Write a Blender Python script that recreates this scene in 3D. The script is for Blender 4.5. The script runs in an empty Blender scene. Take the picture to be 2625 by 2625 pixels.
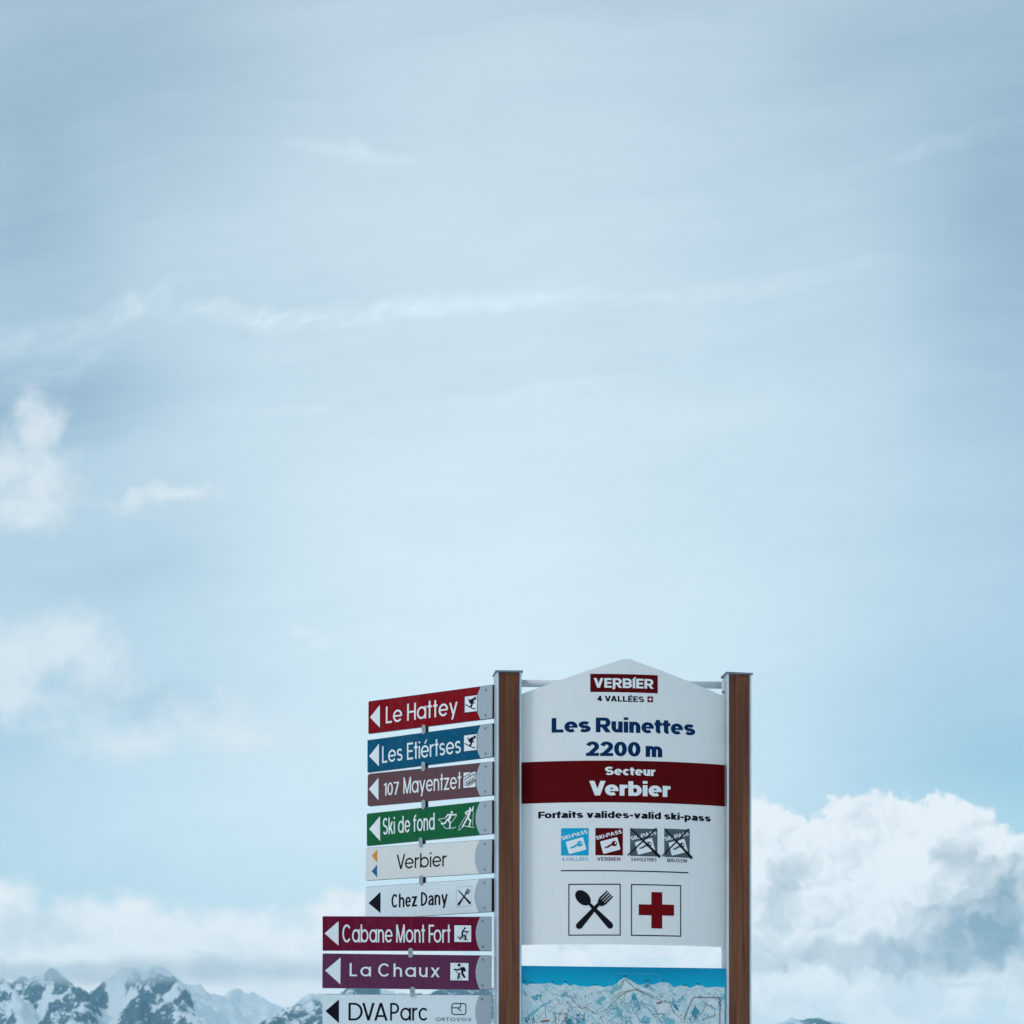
import bpy, bmesh, math, random
import numpy as np
from mathutils import Vector, Matrix

R = math.radians
C = bpy.context.scene.collection
SC = bpy.context.scene

# ------------------------------------------------------------------ camera
F = 7800.0            # focal length in photo pixels (photo 2625 wide)
CX, HZ = 1312.5, 2990.0   # optical axis column, horizon row
EYE = Vector((0.0, -15.6, 1.65))
cam = bpy.data.cameras.new('camera')
cam.sensor_width = 36.0
cam.lens = 36.0 * F / 2625.0
cam.shift_y = (HZ - 1312.5) / 2625.0
cam.clip_end = 60000
cam.dof.use_dof = True
cam.dof.focus_distance = 15.55
cam.dof.aperture_fstop = 11
cam_o = bpy.data.objects.new('camera', cam)
cam_o.location = EYE
cam_o.rotation_euler = (R(90), 0, 0)
C.objects.link(cam_o)
SC.camera = cam_o

SC.view_settings.view_transform = 'Standard'
SC.view_settings.look = 'None'
SC.view_settings.exposure = 0.0
SC.view_settings.gamma = 1.0
SC.cycles.use_denoising = True
SC.cycles.volume_bounces = 24
SC.cycles.max_bounces = 24
SC.cycles.use_adaptive_sampling = True
SC.cycles.adaptive_threshold = 0.02
SC.cycles.adaptive_min_samples = 16

# ------------------------------------------------------------------ sun
SUN_AZ, SUN_EL = R(-124), R(44)      # azimuth from +Y (view direction), negative = left
sdir = Vector((math.sin(SUN_AZ) * math.cos(SUN_EL), math.cos(SUN_AZ) * math.cos(SUN_EL), math.sin(SUN_EL)))
sun = bpy.data.lights.new('sun', 'SUN')
sun.energy = 0.85
sun.angle = R(12)
sun.color = (1.0, 0.93, 0.84)
sun_o = bpy.data.objects.new('sun', sun)
sun_o.rotation_euler = sdir.to_track_quat('Z', 'Y').to_euler()
C.objects.link(sun_o)


# ------------------------------------------------------------------ node helpers
class NT:
    def __init__(self, tree):
        self.t = tree
        self.n = tree.nodes
        self.l = tree.links

    def node(self, typ, **kw):
        nd = self.n.new(typ)
        for k, v in kw.items():
            setattr(nd, k, v)
        return nd

    def put(self, sock, v):
        if isinstance(v, bpy.types.NodeSocket):
            self.l.new(v, sock)
        else:
            sock.default_value = v

    def math(self, op, a, b=None, c=None, clamp=False):
        nd = self.node('ShaderNodeMath', operation=op, use_clamp=clamp)
        for i, v in enumerate((a, b, c)):
            if v is not None:
                self.put(nd.inputs[i], v)
        return nd.outputs[0]

    def vmath(self, op, a, b=None):
        nd = self.node('ShaderNodeVectorMath', operation=op)
        self.put(nd.inputs[0], a)
        if b is not None:
            self.put(nd.inputs[3 if op == 'SCALE' else 1], b)
        return nd.outputs['Value'] if op in ('LENGTH', 'DOT_PRODUCT') else nd.outputs['Vector']

    def ramp(self, v, a, b, c=0.0, d=1.0, smooth=True):
        nd = self.node('ShaderNodeMapRange', interpolation_type='SMOOTHSTEP' if smooth else 'LINEAR')
        for i, x in enumerate((v, a, b, c, d)):
            self.put(nd.inputs[i], x)
        return nd.outputs[0]

    def noise(self, vec, scale, detail=4, rough=0.55, dist=0.0, color=False, dims='3D', w=None):
        nd = self.node('ShaderNodeTexNoise', noise_dimensions=dims)
        if vec is not None:
            self.put(nd.inputs['Vector'], vec)
        if w is not None:
            self.put(nd.inputs['W'], w)
        nd.inputs['Scale'].default_value = scale
        nd.inputs['Detail'].default_value = detail
        nd.inputs['Roughness'].default_value = rough
        nd.inputs['Distortion'].default_value = dist
        return nd.outputs[1 if color else 0]

    def mapping(self, vec, loc=(0, 0, 0), rot=(0, 0, 0), scale=(1, 1, 1), typ='TEXTURE'):
        nd = self.node('ShaderNodeMapping', vector_type=typ)
        self.put(nd.inputs[0], vec)
        for i, v in enumerate((loc, rot, scale)):
            nd.inputs[[k.name for k in nd.inputs].index(('Location', 'Rotation', 'Scale')[i])].default_value = v
        return nd.outputs[0]

    def mix(self, f, a, b):
        nd = self.node('ShaderNodeMix', data_type='RGBA')
        self.put(nd.inputs[0], f)
        for i, v in ((6, a), (7, b)):
            if not isinstance(v, bpy.types.NodeSocket):
                v = (v[0], v[1], v[2], 1.0)
            self.put(nd.inputs[i], v)
        return nd.outputs[2]

    def reach(self, vec, cx, cy, rx, ry, rot=0.0):
        # distance from (cx, cy) in units of the (turned) radii
        if rot == 0:
            nd = self.node('ShaderNodeVectorMath', operation='MULTIPLY_ADD')
            self.put(nd.inputs[0], vec)
            nd.inputs[1].default_value = (1 / rx, 1 / ry, 0)
            nd.inputs[2].default_value = (-cx / rx, -cy / ry, 0)
            return self.vmath('LENGTH', nd.outputs['Vector'])
        c, s_ = math.cos(R(rot)), math.sin(R(rot))
        d = self.vmath('SUBTRACT', vec, (cx, cy, 0))
        u = self.vmath('DOT_PRODUCT', d, (c / rx, s_ / rx, 0))
        v = self.vmath('DOT_PRODUCT', d, (-s_ / ry, c / ry, 0))
        return self.math('SQRT', self.math('MULTIPLY_ADD', u, u, self.math('MULTIPLY', v, v)))

    def blob(self, vec, cx, cy, rx, ry, rot=0.0, inner=0.0):
        return self.ramp(self.reach(vec, cx, cy, rx, ry, rot), 1.0, inner)

    def cone(self, vec, cx, cy, rx, ry, rot=0.0):
        return self.math('SUBTRACT', 1.0, self.reach(vec, cx, cy, rx, ry, rot))

    def after(self, vec, acc):
        # same vector, but only evaluated once acc is known: keeps the shader's working memory small
        nd = self.node('ShaderNodeVectorMath', operation='MULTIPLY_ADD')
        self.put(nd.inputs[0], acc)
        nd.inputs[1].default_value = (1e-7, 1e-7, 1e-7)
        self.put(nd.inputs[2], vec)
        return nd.outputs['Vector']

    def dot1(self, col):
        return self.vmath('DOT_PRODUCT', col, (0.1, 0.1, 0.1))

    def sum_blobs(self, vec, lst):
        acc = None
        for (cx, cy, rx, ry, rot, amp) in lst:
            if acc is not None: vec = self.after(vec, acc)
            b = self.blob(vec, cx, cy, rx, ry, rot)
            acc = self.math('MULTIPLY', b, amp) if acc is None else self.math('MULTIPLY_ADD', b, amp, acc)
        return acc

    def max_cones(self, vec, lst):
        acc = None
        for a in lst:
            if acc is not None: vec = self.after(vec, acc)
            b = self.cone(vec, *a)
            acc = b if acc is None else self.math('MAXIMUM', acc, b)
        return acc


# ------------------------------------------------------------------ sky
def build_world():
    w = bpy.data.worlds.new('World')
    SC.world = w
    w.use_nodes = True
    w.cycles.sampling_method = 'MANUAL'
    w.cycles.sample_map_resolution = 512
    g = NT(w.node_tree)
    g.n.clear()
    out = g.node('ShaderNodeOutputWorld')
    STR = 0.1
    sky = g.node('ShaderNodeTexSky', sky_type='NISHITA', sun_disc=False)
    sky.sun_elevation = SUN_EL
    sky.sun_rotation = SUN_AZ
    sky.altitude = 2200
    sky.air_density = 1.0
    sky.dust_density = 1.0
    sky.ozone_density = 1.5
    tint = g.node('ShaderNodeMix', data_type='RGBA', blend_type='MULTIPLY')
    tint.inputs[0].default_value = 1.0
    g.l.new(sky.outputs[0], tint.inputs[6])
    tint.inputs[7].default_value = SKY_TINT + (1.0,)
    blue = tint.outputs[2]
    # direction -> a flat chart of the sky north of the sign (unit = 1/7.8 rad)
    tc = g.node('ShaderNodeTexCoord')
    sx = g.node('ShaderNodeSeparateXYZ')
    g.l.new(tc.outputs['Generated'], sx.inputs[0])
    ay = g.math('MAXIMUM', g.math('ABSOLUTE', sx.outputs[1]), 0.12)
    X = g.math('MULTIPLY_ADD', g.math('DIVIDE', sx.outputs[0], ay), F / 1000, CX / 1000)
    Y = g.math('MULTIPLY_ADD', g.math('DIVIDE', sx.outputs[2], ay), -F / 1000, HZ / 1000)
    cb = g.node('ShaderNodeCombineXYZ')
    g.l.new(X, cb.inputs[0]); g.l.new(Y, cb.inputs[1])
    P = cb.outputs[0]

    def warp(vec, *layers):
        acc = vec
        for sc_, amp, det in layers:
            n = g.noise(vec, sc_, det, 0.55, color=True, dims='2D')
            v = g.vmath('MULTIPLY', g.vmath('SUBTRACT', n, (0.5, 0.5, 0.5)), (amp, amp, 0.0))
            acc = g.vmath('ADD', acc, v)
        return acc

    def lin(c):
        return tuple(v / STR for v in c)

    def bgnode(c):
        nd = g.node('ShaderNodeBackground')
        nd.inputs[1].default_value = STR
        g.put(nd.inputs[0], c)
        return nd.outputs[0]

    def mixsh(f, a, b):
        nd = g.node('ShaderNodeMixShader')
        g.put(nd.inputs[0], f)
        g.l.new(a, nd.inputs[1]); g.l.new(b, nd.inputs[2])
        return nd.outputs[0]

    # --- thin high veil: long fine streaks climbing gently to the right
    Pw = warp(P, (1.6, 0.16, 2), (6.0, 0.035, 3))
    st1 = g.noise(g.mapping(Pw, (0, 0, 0), (0, 0, R(-7)), (1.0, 0.17, 1)), 1.0, 5, 0.58, dims='2D')
    st2 = g.noise(g.mapping(Pw, (3.1, 1.7, 0), (0, 0, R(-9)), (0.32, 0.028, 1)), 1.0, 5, 0.62, dims='2D')
    st3 = g.noise(P, 1.35, 3, 0.5, dims='2D')
    a = g.math('ADD', g.sum_blobs(Pw, VEIL_FALLOFF), VEIL_BASE)
    a = g.math('MULTIPLY_ADD', g.math('SUBTRACT', st1, 0.5), 0.18, a)
    a = g.math('MULTIPLY_ADD', g.math('SUBTRACT', st2, 0.5), 0.055, a)
    a = g.math('MULTIPLY_ADD', g.math('SUBTRACT', st3, 0.5), 0.15, a)
    # broken feathery band
    Pf = warp(Pw, (10.0, 0.065, 4))
    band = g.sum_blobs(Pf, BAND)
    fe = g.noise(g.mapping(Pf, (0, 0, 0), (0, 0, R(-38)), (0.085, 0.040, 1)), 1.0, 4, 0.62, dims='2D')
    a = g.math('MULTIPLY_ADD', band, g.ramp(fe, 0.22, 0.78, 0.22, 0.85), a)
    a = g.math('MINIMUM', g.math('MAXIMUM', a, 0.02), 1.0)
    veil = g.mix(a, blue, lin(VEIL_COL))

    # --- small soft cumulus and the cloud deck on the left
    Q = g.after(P, a)
    Pc = warp(Q, (3.2, 0.11, 3), (9.0, 0.080, 4), (26.0, 0.026, 2))
    fn = g.noise(Q, 7.0, 5, 0.6, dims='2D')
    fm = g.math('SUBTRACT', fn, 0.5)
    f = g.max_cones(Pc, LEFT_CU)
    f = g.math('MULTIPLY_ADD', fm, 1.45, f)
    al = g.math('MULTIPLY', g.ramp(f, -0.10, 1.05), 0.80)
    col = g.mix(al, veil, lin((0.80, 0.875, 0.925)))
    Pd = g.after(Pc, al)
    l0 = g.noise(Pd, 9.0, 4, 0.58, dims='2D')
    l1 = g.noise(g.vmath('ADD', Pd, (-0.022, -0.026, 0)), 9.0, 4, 0.58, dims='2D')
    rl = g.math('SUBTRACT', l1, l0)
    Pd = g.after(Pd, rl)
    f = g.max_cones(Pd, LEFT_BANK)
    f = g.math('MULTIPLY_ADD', fm, 0.6, f)
    al = g.math('MULTIPLY', g.ramp(f, 0.0, 0.50), 0.93)
    Pd = g.after(Pc, al)
    sh = g.sum_blobs(Pd, LEFT_SHADE)
    sh = g.math('MULTIPLY_ADD', g.math('SUBTRACT', g.noise(Pd, 5.0, 4, 0.55, dims='2D'), 0.5), 0.5, sh)
    sh = g.math('MULTIPLY_ADD', rl, 0.7, sh)
    sh = g.math('MINIMUM', g.math('MAXIMUM', sh, 0.0), 1.0)
    cc = g.mix(sh, lin((0.98, 1.0, 1.0)), lin((0.56, 0.70, 0.80)))
    left = bgnode(g.mix(al, col, cc))

    # --- big cumulus on the right and behind the sign
    Q2 = g.after(P, g.math('MULTIPLY', a, 1.0))
    Pr = warp(Q2, (4.0, 0.09, 3), (11.0, 0.085, 4), (30.0, 0.038, 3))
    def billow(vec, sc_):
        nd = g.node('ShaderNodeTexVoronoi', voronoi_dimensions='2D', feature='SMOOTH_F1')
        g.put(nd.inputs['Vector'], vec)
        nd.inputs['Scale'].default_value = sc_
        nd.inputs['Detail'].default_value = 2.0
        nd.inputs['Roughness'].default_value = 0.55
        nd.inputs['Lacunarity'].default_value = 2.3
        nd.inputs['Smoothness'].default_value = 0.35
        return nd.outputs['Distance']
    b0 = billow(Pr, 7.0)
    b1 = billow(g.vmath('ADD', Pr, (-0.020, -0.026, 0)), 7.0)
    relief = g.math('SUBTRACT', b0, b1)          # > 0 where a billow turns away from the sun
    f = g.max_cones(g.after(Pr, relief), RIGHT_CU)
    f = g.math('MULTIPLY_ADD', g.math('SUBTRACT', 0.50, b0), 0.28, f)
    al = g.ramp(f, 0.0, 0.17)
    Pd = g.after(Pr, al)
    sh = g.sum_blobs(Pd, RIGHT_SHADE)
    sh = g.math('MULTIPLY_ADD', g.math('SUBTRACT', g.noise(Pd, 4.5, 4, 0.55, dims='2D'), 0.5), 0.55, sh)
    sh = g.math('MULTIPLY_ADD', relief, 0.42, sh)
    sh = g.math('MINIMUM', g.math('MAXIMUM', sh, 0.0), 1.0)
    cc = g.mix(sh, lin((0.95, 0.985, 1.0)), lin((0.29, 0.405, 0.49)))
    col = g.mix(al, veil, cc)
    # low pale puffs under it
    Pd = g.after(Pr, g.dot1(col))
    f = g.max_cones(Pd, LOW_CU)
    fn2 = g.noise(Pd, 7.0, 4, 0.6, dims='2D')
    f = g.math('MULTIPLY_ADD', g.math('SUBTRACT', fn2, 0.5), 0.9, f)
    f = g.math('MULTIPLY_ADD', relief, -0.5, f)
    al = g.math('MULTIPLY', g.ramp(f, 0.0, 0.6), 0.9)
    cl = g.mix(g.ramp(fn2, 0.35, 0.65), lin((0.80, 0.90, 0.95)), lin((1.0, 1.03, 1.04)))
    right = bgnode(g.mix(al, col, cl))

    # each cloud group is only worked out in its own part of the sky
    in_left = g.math('MULTIPLY', g.math('LESS_THAN', X, 1.32), g.math('GREATER_THAN', Y, 0.85))
    in_right = g.math('MULTIPLY', g.math('GREATER_THAN', X, 1.32), g.math('GREATER_THAN', Y, 1.85))
    res = mixsh(in_left, mixsh(in_right, bgnode(veil), right), left)
    g.l.new(res, out.inputs[0])


SKY_TINT = (0.97, 1.22, 1.10)
VEIL_BASE = 0.545
VEIL_COL = (0.735, 0.885, 0.965)
# (cx, cy, rx, ry, rot, amount)
VEIL_FALLOFF = [  # veil patches; broad middle and corner ones also paint lens falloff into the sky
    (1.30, 1.30, 1.75, 1.60, 0, 0.34),
    (1.30, 1.95, 1.30, 0.90, 0, 0.22),
    (0.20, 0.25, 0.75, 0.65, 0, -0.12),
    (2.62, 0.30, 0.70, 0.85, 0, -0.15),
    (1.20, 0.30, 1.20, 0.75, 0, 0.11),
    (0.14, 1.03, 0.55, 0.19, -6, -0.23),
    (0.30, 1.45, 0.40, 0.16, -4, -0.10),
    (0.28, 1.80, 0.40, 0.10, 8, -0.22),
    (0.00, 1.90, 0.30, 0.14, 0, -0.12),
    (2.58, 1.95, 0.75, 0.40, 8, -0.27),
    (2.70, 1.10, 0.55, 1.40, 0, -0.14),
    (0.00, 0.70, 0.35, 0.90, 0, -0.10),
    (0.60, 2.15, 0.80, 0.40, 0, 0.22),
]
BAND = [
    (0.05, 0.86, 0.25, 0.085, -4, 0.22),
    (0.30, 0.795, 0.24, 0.050, -17, 0.30),
    (0.62, 0.800, 0.32, 0.050, -3, 0.30),
    (1.00, 0.770, 0.36, 0.050, -7, 0.26),
    (1.38, 0.742, 0.34, 0.045, -3, 0.24),
    (1.95, 0.720, 0.55, 0.05, -5, 0.16),
    (0.90, 0.385, 0.20, 0.030, 2, 0.22),
    (2.35, 0.40, 0.40, 0.035, -14, 0.12),
    (0.10, 0.95, 0.28, 0.05, -22, 0.20),
    (0.78, 1.62, 0.10, 0.035, 40, 0.20),
    (1.45, 1.00, 0.50, 0.035, -10, 0.10),
    (0.75, 1.06, 0.25, 0.03, -14, 0.12),
]
LEFT_CU = [
    (0.08, 1.10, 0.09, 0.10, 20), (0.02, 1.20, 0.17, 0.13, 0), (0.12, 1.24, 0.14, 0.12, 0), (0.08, 1.29, 0.20, 0.09, 0),
    (0.42, 1.275, 0.20, 0.035, -8),
    (0.04, 1.70, 0.22, 0.16, 0), (0.17, 1.65, 0.17, 0.13, 0), (0.25, 1.70, 0.11, 0.12, 0), (0.08, 1.78, 0.30, 0.11, 0),
    (0.36, 1.895, 0.26, 0.09, -4), (0.52, 1.865, 0.18, 0.10, 0), (0.63, 1.89, 0.18, 0.08, 0),
]
LEFT_BANK = [
    (0.00, 2.40, 0.22, 0.17, 0), (0.16, 2.43, 0.22, 0.14, 0), (0.40, 2.42, 0.30, 0.14, 0), (0.62, 2.45, 0.30, 0.15, 0),
    (0.82, 2.48, 0.24, 0.15, 0), (0.90, 2.36, 0.16, 0.10, 0), (0.40, 2.54, 0.80, 0.16, 0), (1.05, 2.52, 0.35, 0.16, 0),
    (0.30, 2.66, 1.2, 0.20, 0), (1.2, 2.62, 0.5, 0.2, 0),
]
LEFT_SHADE = [
    (0.05, 2.38, 0.22, 0.09, -5, 0.55), (0.62, 2.43, 0.12, 0.10, 20, 0.22), (0.20, 2.40, 0.16, 0.06, 0, 0.28), (0.70, 2.49, 0.2, 0.06, 0, 0.12),
]
RIGHT_CU = [
    (1.90, 2.18, 0.17, 0.17, 0), (1.99, 2.20, 0.12, 0.15, 0), (2.06, 2.24, 0.13, 0.15, 0), (2.145, 2.12, 0.065, 0.10, 0),
    (2.14, 2.22, 0.14, 0.16, 0), (2.245, 2.11, 0.075, 0.11, 0), (2.31, 2.13, 0.085, 0.12, 0), (2.40, 2.135, 0.10, 0.108, 0),
    (2.30, 2.25, 0.26, 0.20, 0), (2.48, 2.17, 0.12, 0.14, 0), (2.53, 2.23, 0.11, 0.14, 0), (2.66, 2.24, 0.10, 0.13, 0),
    (2.45, 2.34, 0.34, 0.22, 0), (2.10, 2.36, 0.34, 0.18, 0), (2.30, 2.46, 0.50, 0.17, 0), (1.75, 2.38, 0.30, 0.20, 0),
    (1.45, 2.44, 0.35, 0.16, 0), (2.70, 2.42, 0.25, 0.25, 0), (1.70, 2.20, 0.20, 0.15, 0), (2.05, 2.56, 0.45, 0.10, 0),
]
RIGHT_SHADE = [
    (2.465, 2.195, 0.11, 0.085, 25, 0.50), (2.47, 2.36, 0.34, 0.17, -24, 0.62), (2.60, 2.42, 0.24, 0.14, 10, 0.55),
    (2.26, 2.455, 0.36, 0.075, 2, 0.50), (2.02, 2.25, 0.12, 0.095, 35, 0.48), (2.02, 2.345, 0.06, 0.12, 10, 0.30),
    (1.99, 2.47, 0.24, 0.07, -4, 0.36), (2.60, 2.28, 0.15, 0.10, 20, 0.35), (1.45, 2.43, 0.12, 0.04, 15, 0.22),
    (2.33, 2.25, 0.10, 0.06, -35, -0.25), (2.36, 2.52, 0.42, 0.05, 3, 0.22),
]
LOW_CU = [
    (2.02, 2.53, 0.22, 0.07, 0), (2.18, 2.55, 0.24, 0.08, 0), (2.34, 2.55, 0.20, 0.07, 0), (2.48, 2.57, 0.20, 0.07, 0), (2.25, 2.62, 0.5, 0.08, 0),
    (2.60, 2.62, 0.13, 0.08, 0), (2.02, 2.63, 0.25, 0.06, 0), (2.45, 2.64, 0.12, 0.05, 0), (1.55, 2.50, 0.4, 0.06, 0), (1.70, 2.46, 0.2, 0.06, 0),
]
build_world()


# ------------------------------------------------------------------ materials
def mat(name, col, rough=0.5, metal=0.0, spec=0.15, var=0.0, vscale=6.0, bump=0.0, bscale=200.0, coat=0.0):
    m = bpy.data.materials.new(name)
    m.use_nodes = True
    g = NT(m.node_tree)
    b = g.n['Principled BSDF']
    b.inputs['Roughness'].default_value = rough
    b.inputs['Metallic'].default_value = metal
    b.inputs['Specular IOR Level'].default_value = spec
    b.inputs['Coat Weight'].default_value = coat
    tc = g.node('ShaderNodeTexCoord').outputs['Object']
    if var > 0:
        n = g.noise(tc, vscale, 6, 0.6)
        f = g.ramp(n, 0.3, 0.7)
        lo = tuple(c * (1 - var) for c in col)
        hi = tuple(min(1, c * (1 + var)) for c in col)
        g.l.new(g.mix(f, lo, hi), b.inputs['Base Color'])
        n2 = g.noise(tc, vscale * 5, 5, 0.6)
        g.l.new(g.ramp(n2, 0.3, 0.7, max(0.02, rough - 0.08), min(1, rough + 0.08)), b.inputs['Roughness'])
    else:
        b.inputs['Base Color'].default_value = (*col, 1)
    if bump > 0:
        bp = g.node('ShaderNodeBump')
        bp.inputs['Strength'].default_value = bump
        bp.inputs['Distance'].default_value = 0.001
        g.l.new(g.noise(tc, bscale, 3, 0.5), bp.inputs['Height'])
        g.l.new(bp.outputs[0], b.inputs['Normal'])
    return m


def sign_mat(name, col, dirt=(0.30, 0.29, 0.27), rough=0.5):
    """painted sheet with faint streaks of weather and tiny specks"""
    m = bpy.data.materials.new(name)
    m.use_nodes = True
    g = NT(m.node_tree)
    b = g.n['Principled BSDF']
    b.inputs['Specular IOR Level'].default_value = 0.05
    tc = g.node('ShaderNodeTexCoord').outputs['Object']
    run = g.noise(g.mapping(tc, (0, 0, 0), (0, 0, 0), (0.02, 0.02, 0.16)), 1.0, 4, 0.6)
    cl = g.noise(tc, 5.0, 5, 0.6)
    sp = g.noise(tc, 95.0, 2, 0.5)
    f = g.math('MULTIPLY', g.ramp(run, 0.42, 0.8), 0.10)
    f = g.math('MULTIPLY_ADD', g.ramp(cl, 0.45, 0.8), 0.07, f)
    f = g.math('MULTIPLY_ADD', g.ramp(sp, 0.72, 0.80), 0.35, f)
    g.l.new(g.mix(f, col, tuple(0.5 * (c + d) for c, d in zip(col, dirt))), b.inputs['Base Color'])
    g.l.new(g.ramp(cl, 0.3, 0.7, rough - 0.06, rough + 0.1), b.inputs['Roughness'])
    return m


def wood_mat():
    m = bpy.data.materials.new('wood laminate')
    m.use_nodes = True
    g = NT(m.node_tree)
    b = g.n['Principled BSDF']
    tc = g.node('ShaderNodeTexCoord').outputs['Object']
    warp = g.noise(g.mapping(tc, (0, 0, 0), (0, 0, 0), (1, 1, 6)), 3.0, 3, 0.5, color=True)
    v = g.vmath('ADD', tc, g.vmath('SCALE', g.vmath('SUBTRACT', warp, (0.5, 0.5, 0.5)), 0.05))
    fine = g.noise(g.mapping(v, (0, 0, 0), (0, 0, 0), (0.0042, 0.0042, 0.30)), 1.0, 5, 0.65)
    mid = g.noise(g.mapping(v, (2, 1, 0), (0, 0, 0), (0.017, 0.017, 0.8)), 1.0, 4, 0.6)
    big = g.noise(g.mapping(v, (7, 1, 0), (0, 0, 0), (0.06, 0.06, 1.1)), 1.0, 2, 0.5)
    pores = g.noise(g.mapping(tc, (0, 0, 0), (0, 0, 0), (0.0016, 0.0016, 0.05)), 1.0, 2, 0.5)
    c = g.mix(g.ramp(mid, 0.3, 0.7), (0.085, 0.027, 0.014), (0.205, 0.078, 0.042))
    c = g.mix(g.math('MULTIPLY', g.ramp(fine, 0.35, 0.75), 0.6), c, (0.225, 0.098, 0.058))
    c = g.mix(g.math('MULTIPLY', g.ramp(big, 0.45, 0.75), 0.45), c, (0.075, 0.024, 0.016))
    c = g.mix(g.math('MULTIPLY', g.ramp(pores, 0.62, 0.72), 0.55), c, (0.035, 0.013, 0.009))
    g.l.new(c, b.inputs['Base Color'])
    b.inputs['Roughness'].default_value = 0.6
    b.inputs['Specular IOR Level'].default_value = 0.12
    return m


M = {
    'alu': mat('brushed aluminium', (0.60, 0.63, 0.66), 0.42, 0.75, var=0.08, vscale=9),
    'alu_cap': mat('cap sheet', (0.22, 0.25, 0.30), 0.45, 0.6, var=0.12, vscale=20),
    'dark': mat('black rubber', (0.012, 0.013, 0.018), 0.6),
    'white_tube': mat('white lacquer', (0.72, 0.75, 0.78), 0.4, var=0.03),
    'white': sign_mat('white sign sheet', (0.80, 0.795, 0.79)),
    'white_warm': sign_mat('off white sign sheet', (0.76, 0.745, 0.72)),
    'white_cool': sign_mat('cool white sign sheet', (0.75, 0.81, 0.84)),
    'letter': mat('white vinyl', (0.82, 0.835, 0.85), 0.5, spec=0.1),
    'red': sign_mat('crimson sign sheet', (0.24, 0.0015, 0.009)),
    'teal': sign_mat('petrol blue sign sheet', (0.0015, 0.09, 0.175)),
    'brown': sign_mat('brown sign sheet', (0.135, 0.064, 0.074)),
    'green': sign_mat('green sign sheet', (0.008, 0.125, 0.045)),
    'maroon': sign_mat('maroon sign sheet', (0.155, 0.004, 0.030)),
    'plum': sign_mat('plum sign sheet', (0.125, 0.030, 0.080)),
    'grey_plate': sign_mat('silver grey sign sheet', (0.40, 0.455, 0.50)),
    'ink': mat('black vinyl', (0.008, 0.008, 0.014), 0.5, spec=0.06),
    'navy': mat('navy vinyl', (0.001, 0.026, 0.098), 0.5, spec=0.06),
    'band': mat('dark red vinyl', (0.105, 0.0015, 0.003), 0.5, spec=0.06, var=0.05, vscale=4),
    'cross': mat('signal red vinyl', (0.17, 0.002, 0.005), 0.5, spec=0.06),
    'cyan': mat('cyan vinyl', (0.006, 0.37, 0.60), 0.5, spec=0.1),
    'lblue': mat('pale blue vinyl', (0.20, 0.40, 0.60), 0.5, spec=0.1),
    'dgrey': mat('grey vinyl', (0.085, 0.11, 0.125), 0.5, spec=0.1),
    'orange': mat('orange vinyl', (0.75, 0.29, 0.03), 0.5),
    'blue': mat('blue vinyl', (0.004, 0.14, 0.36), 0.5),
    'screw': mat('zinc screw', (0.42, 0.46, 0.50), 0.45, 0.7),
    'hole': mat('dark screw recess', (0.06, 0.07, 0.085), 0.6),
    'clip': mat('grey clip plastic', (0.34, 0.37, 0.41), 0.5, var=0.1, vscale=30),
    'wood': wood_mat(),
}


# ------------------------------------------------------------------ object helpers
def tag(o, label=None, cat=None, group=None, kind=None):
    if label: o['label'] = label
    if cat: o['category'] = cat
    if group: o['group'] = group
    if kind: o['kind'] = kind
    return o


def empty(name, loc=(0, 0, 0), mw=None):
    o = bpy.data.objects.new(name, None)
    o.empty_display_size = 0.1
    C.objects.link(o)
    if mw is not None:
        o.matrix_world = mw
    else:
        o.location = loc
    return o


def link_mesh(name, verts, faces, m, parent=None, smooth=False):
    me = bpy.data.meshes.new(name)
    me.from_pydata([tuple(v) for v in verts], [], faces)
    for mm in (m if isinstance(m, (list, tuple)) else [m]):
        me.materials.append(mm)
    if smooth:
        for p in me.polygons:
            p.use_smooth = True
    o = bpy.data.objects.new(name, me)
    C.objects.link(o)
    if parent:
        o.parent = parent
    return o


def link_bm(name, bm, m, parent=None, smooth=False):
    bmesh.ops.recalc_face_normals(bm, faces=bm.faces)
    me = bpy.data.meshes.new(name)
    bm.to_mesh(me)
    bm.free()
    me.materials.append(m)
    if smooth:
        for p in me.polygons:
            p.use_smooth = True
    o = bpy.data.objects.new(name, me)
    C.objects.link(o)
    if parent:
        o.parent = parent
    return o


def add_box(bm, x0, x1, y0, y1, z0, z1, bev=0.0):
    v = [bm.verts.new((x, y, z)) for z in (z0, z1) for y in (y0, y1) for x in (x0, x1)]
    fs = [bm.faces.new([v[i] for i in q]) for q in ((0, 2, 3, 1), (4, 5, 7, 6), (0, 1, 5, 4), (2, 6, 7, 3), (0, 4, 6, 2), (1, 3, 7, 5))]
    if bev:
        es = list({e for f in fs for e in f.edges})
        bmesh.ops.bevel(bm, geom=es, offset=bev, segments=2, affect='EDGES', profile=0.5)


def add_prism(bm, prof, axis_pts):
    """extrude closed 2D profile [(x,y)] along z from axis_pts[0] to [1]"""
    lo = [bm.verts.new((x, y, axis_pts[0])) for x, y in prof]
    hi = [bm.verts.new((x, y, axis_pts[1])) for x, y in prof]
    n = len(prof)
    for i in range(n):
        bm.faces.new((lo[i], lo[(i + 1) % n], hi[(i + 1) % n], hi[i]))
    bm.faces.new(lo[::-1])
    bm.faces.new(hi)


# ------------------------------------------------------------------ where things stand: sight lines of the survey -> planes
PSI = R(6.0)                      # the sign faces slightly right of the viewer
FRAME = Matrix.Translation(((1597 - CX) / F * 15.6, 0, 0)) @ Matrix.Rotation(PSI, 4, 'Z')
FRAME_I = FRAME.inverted()


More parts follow.
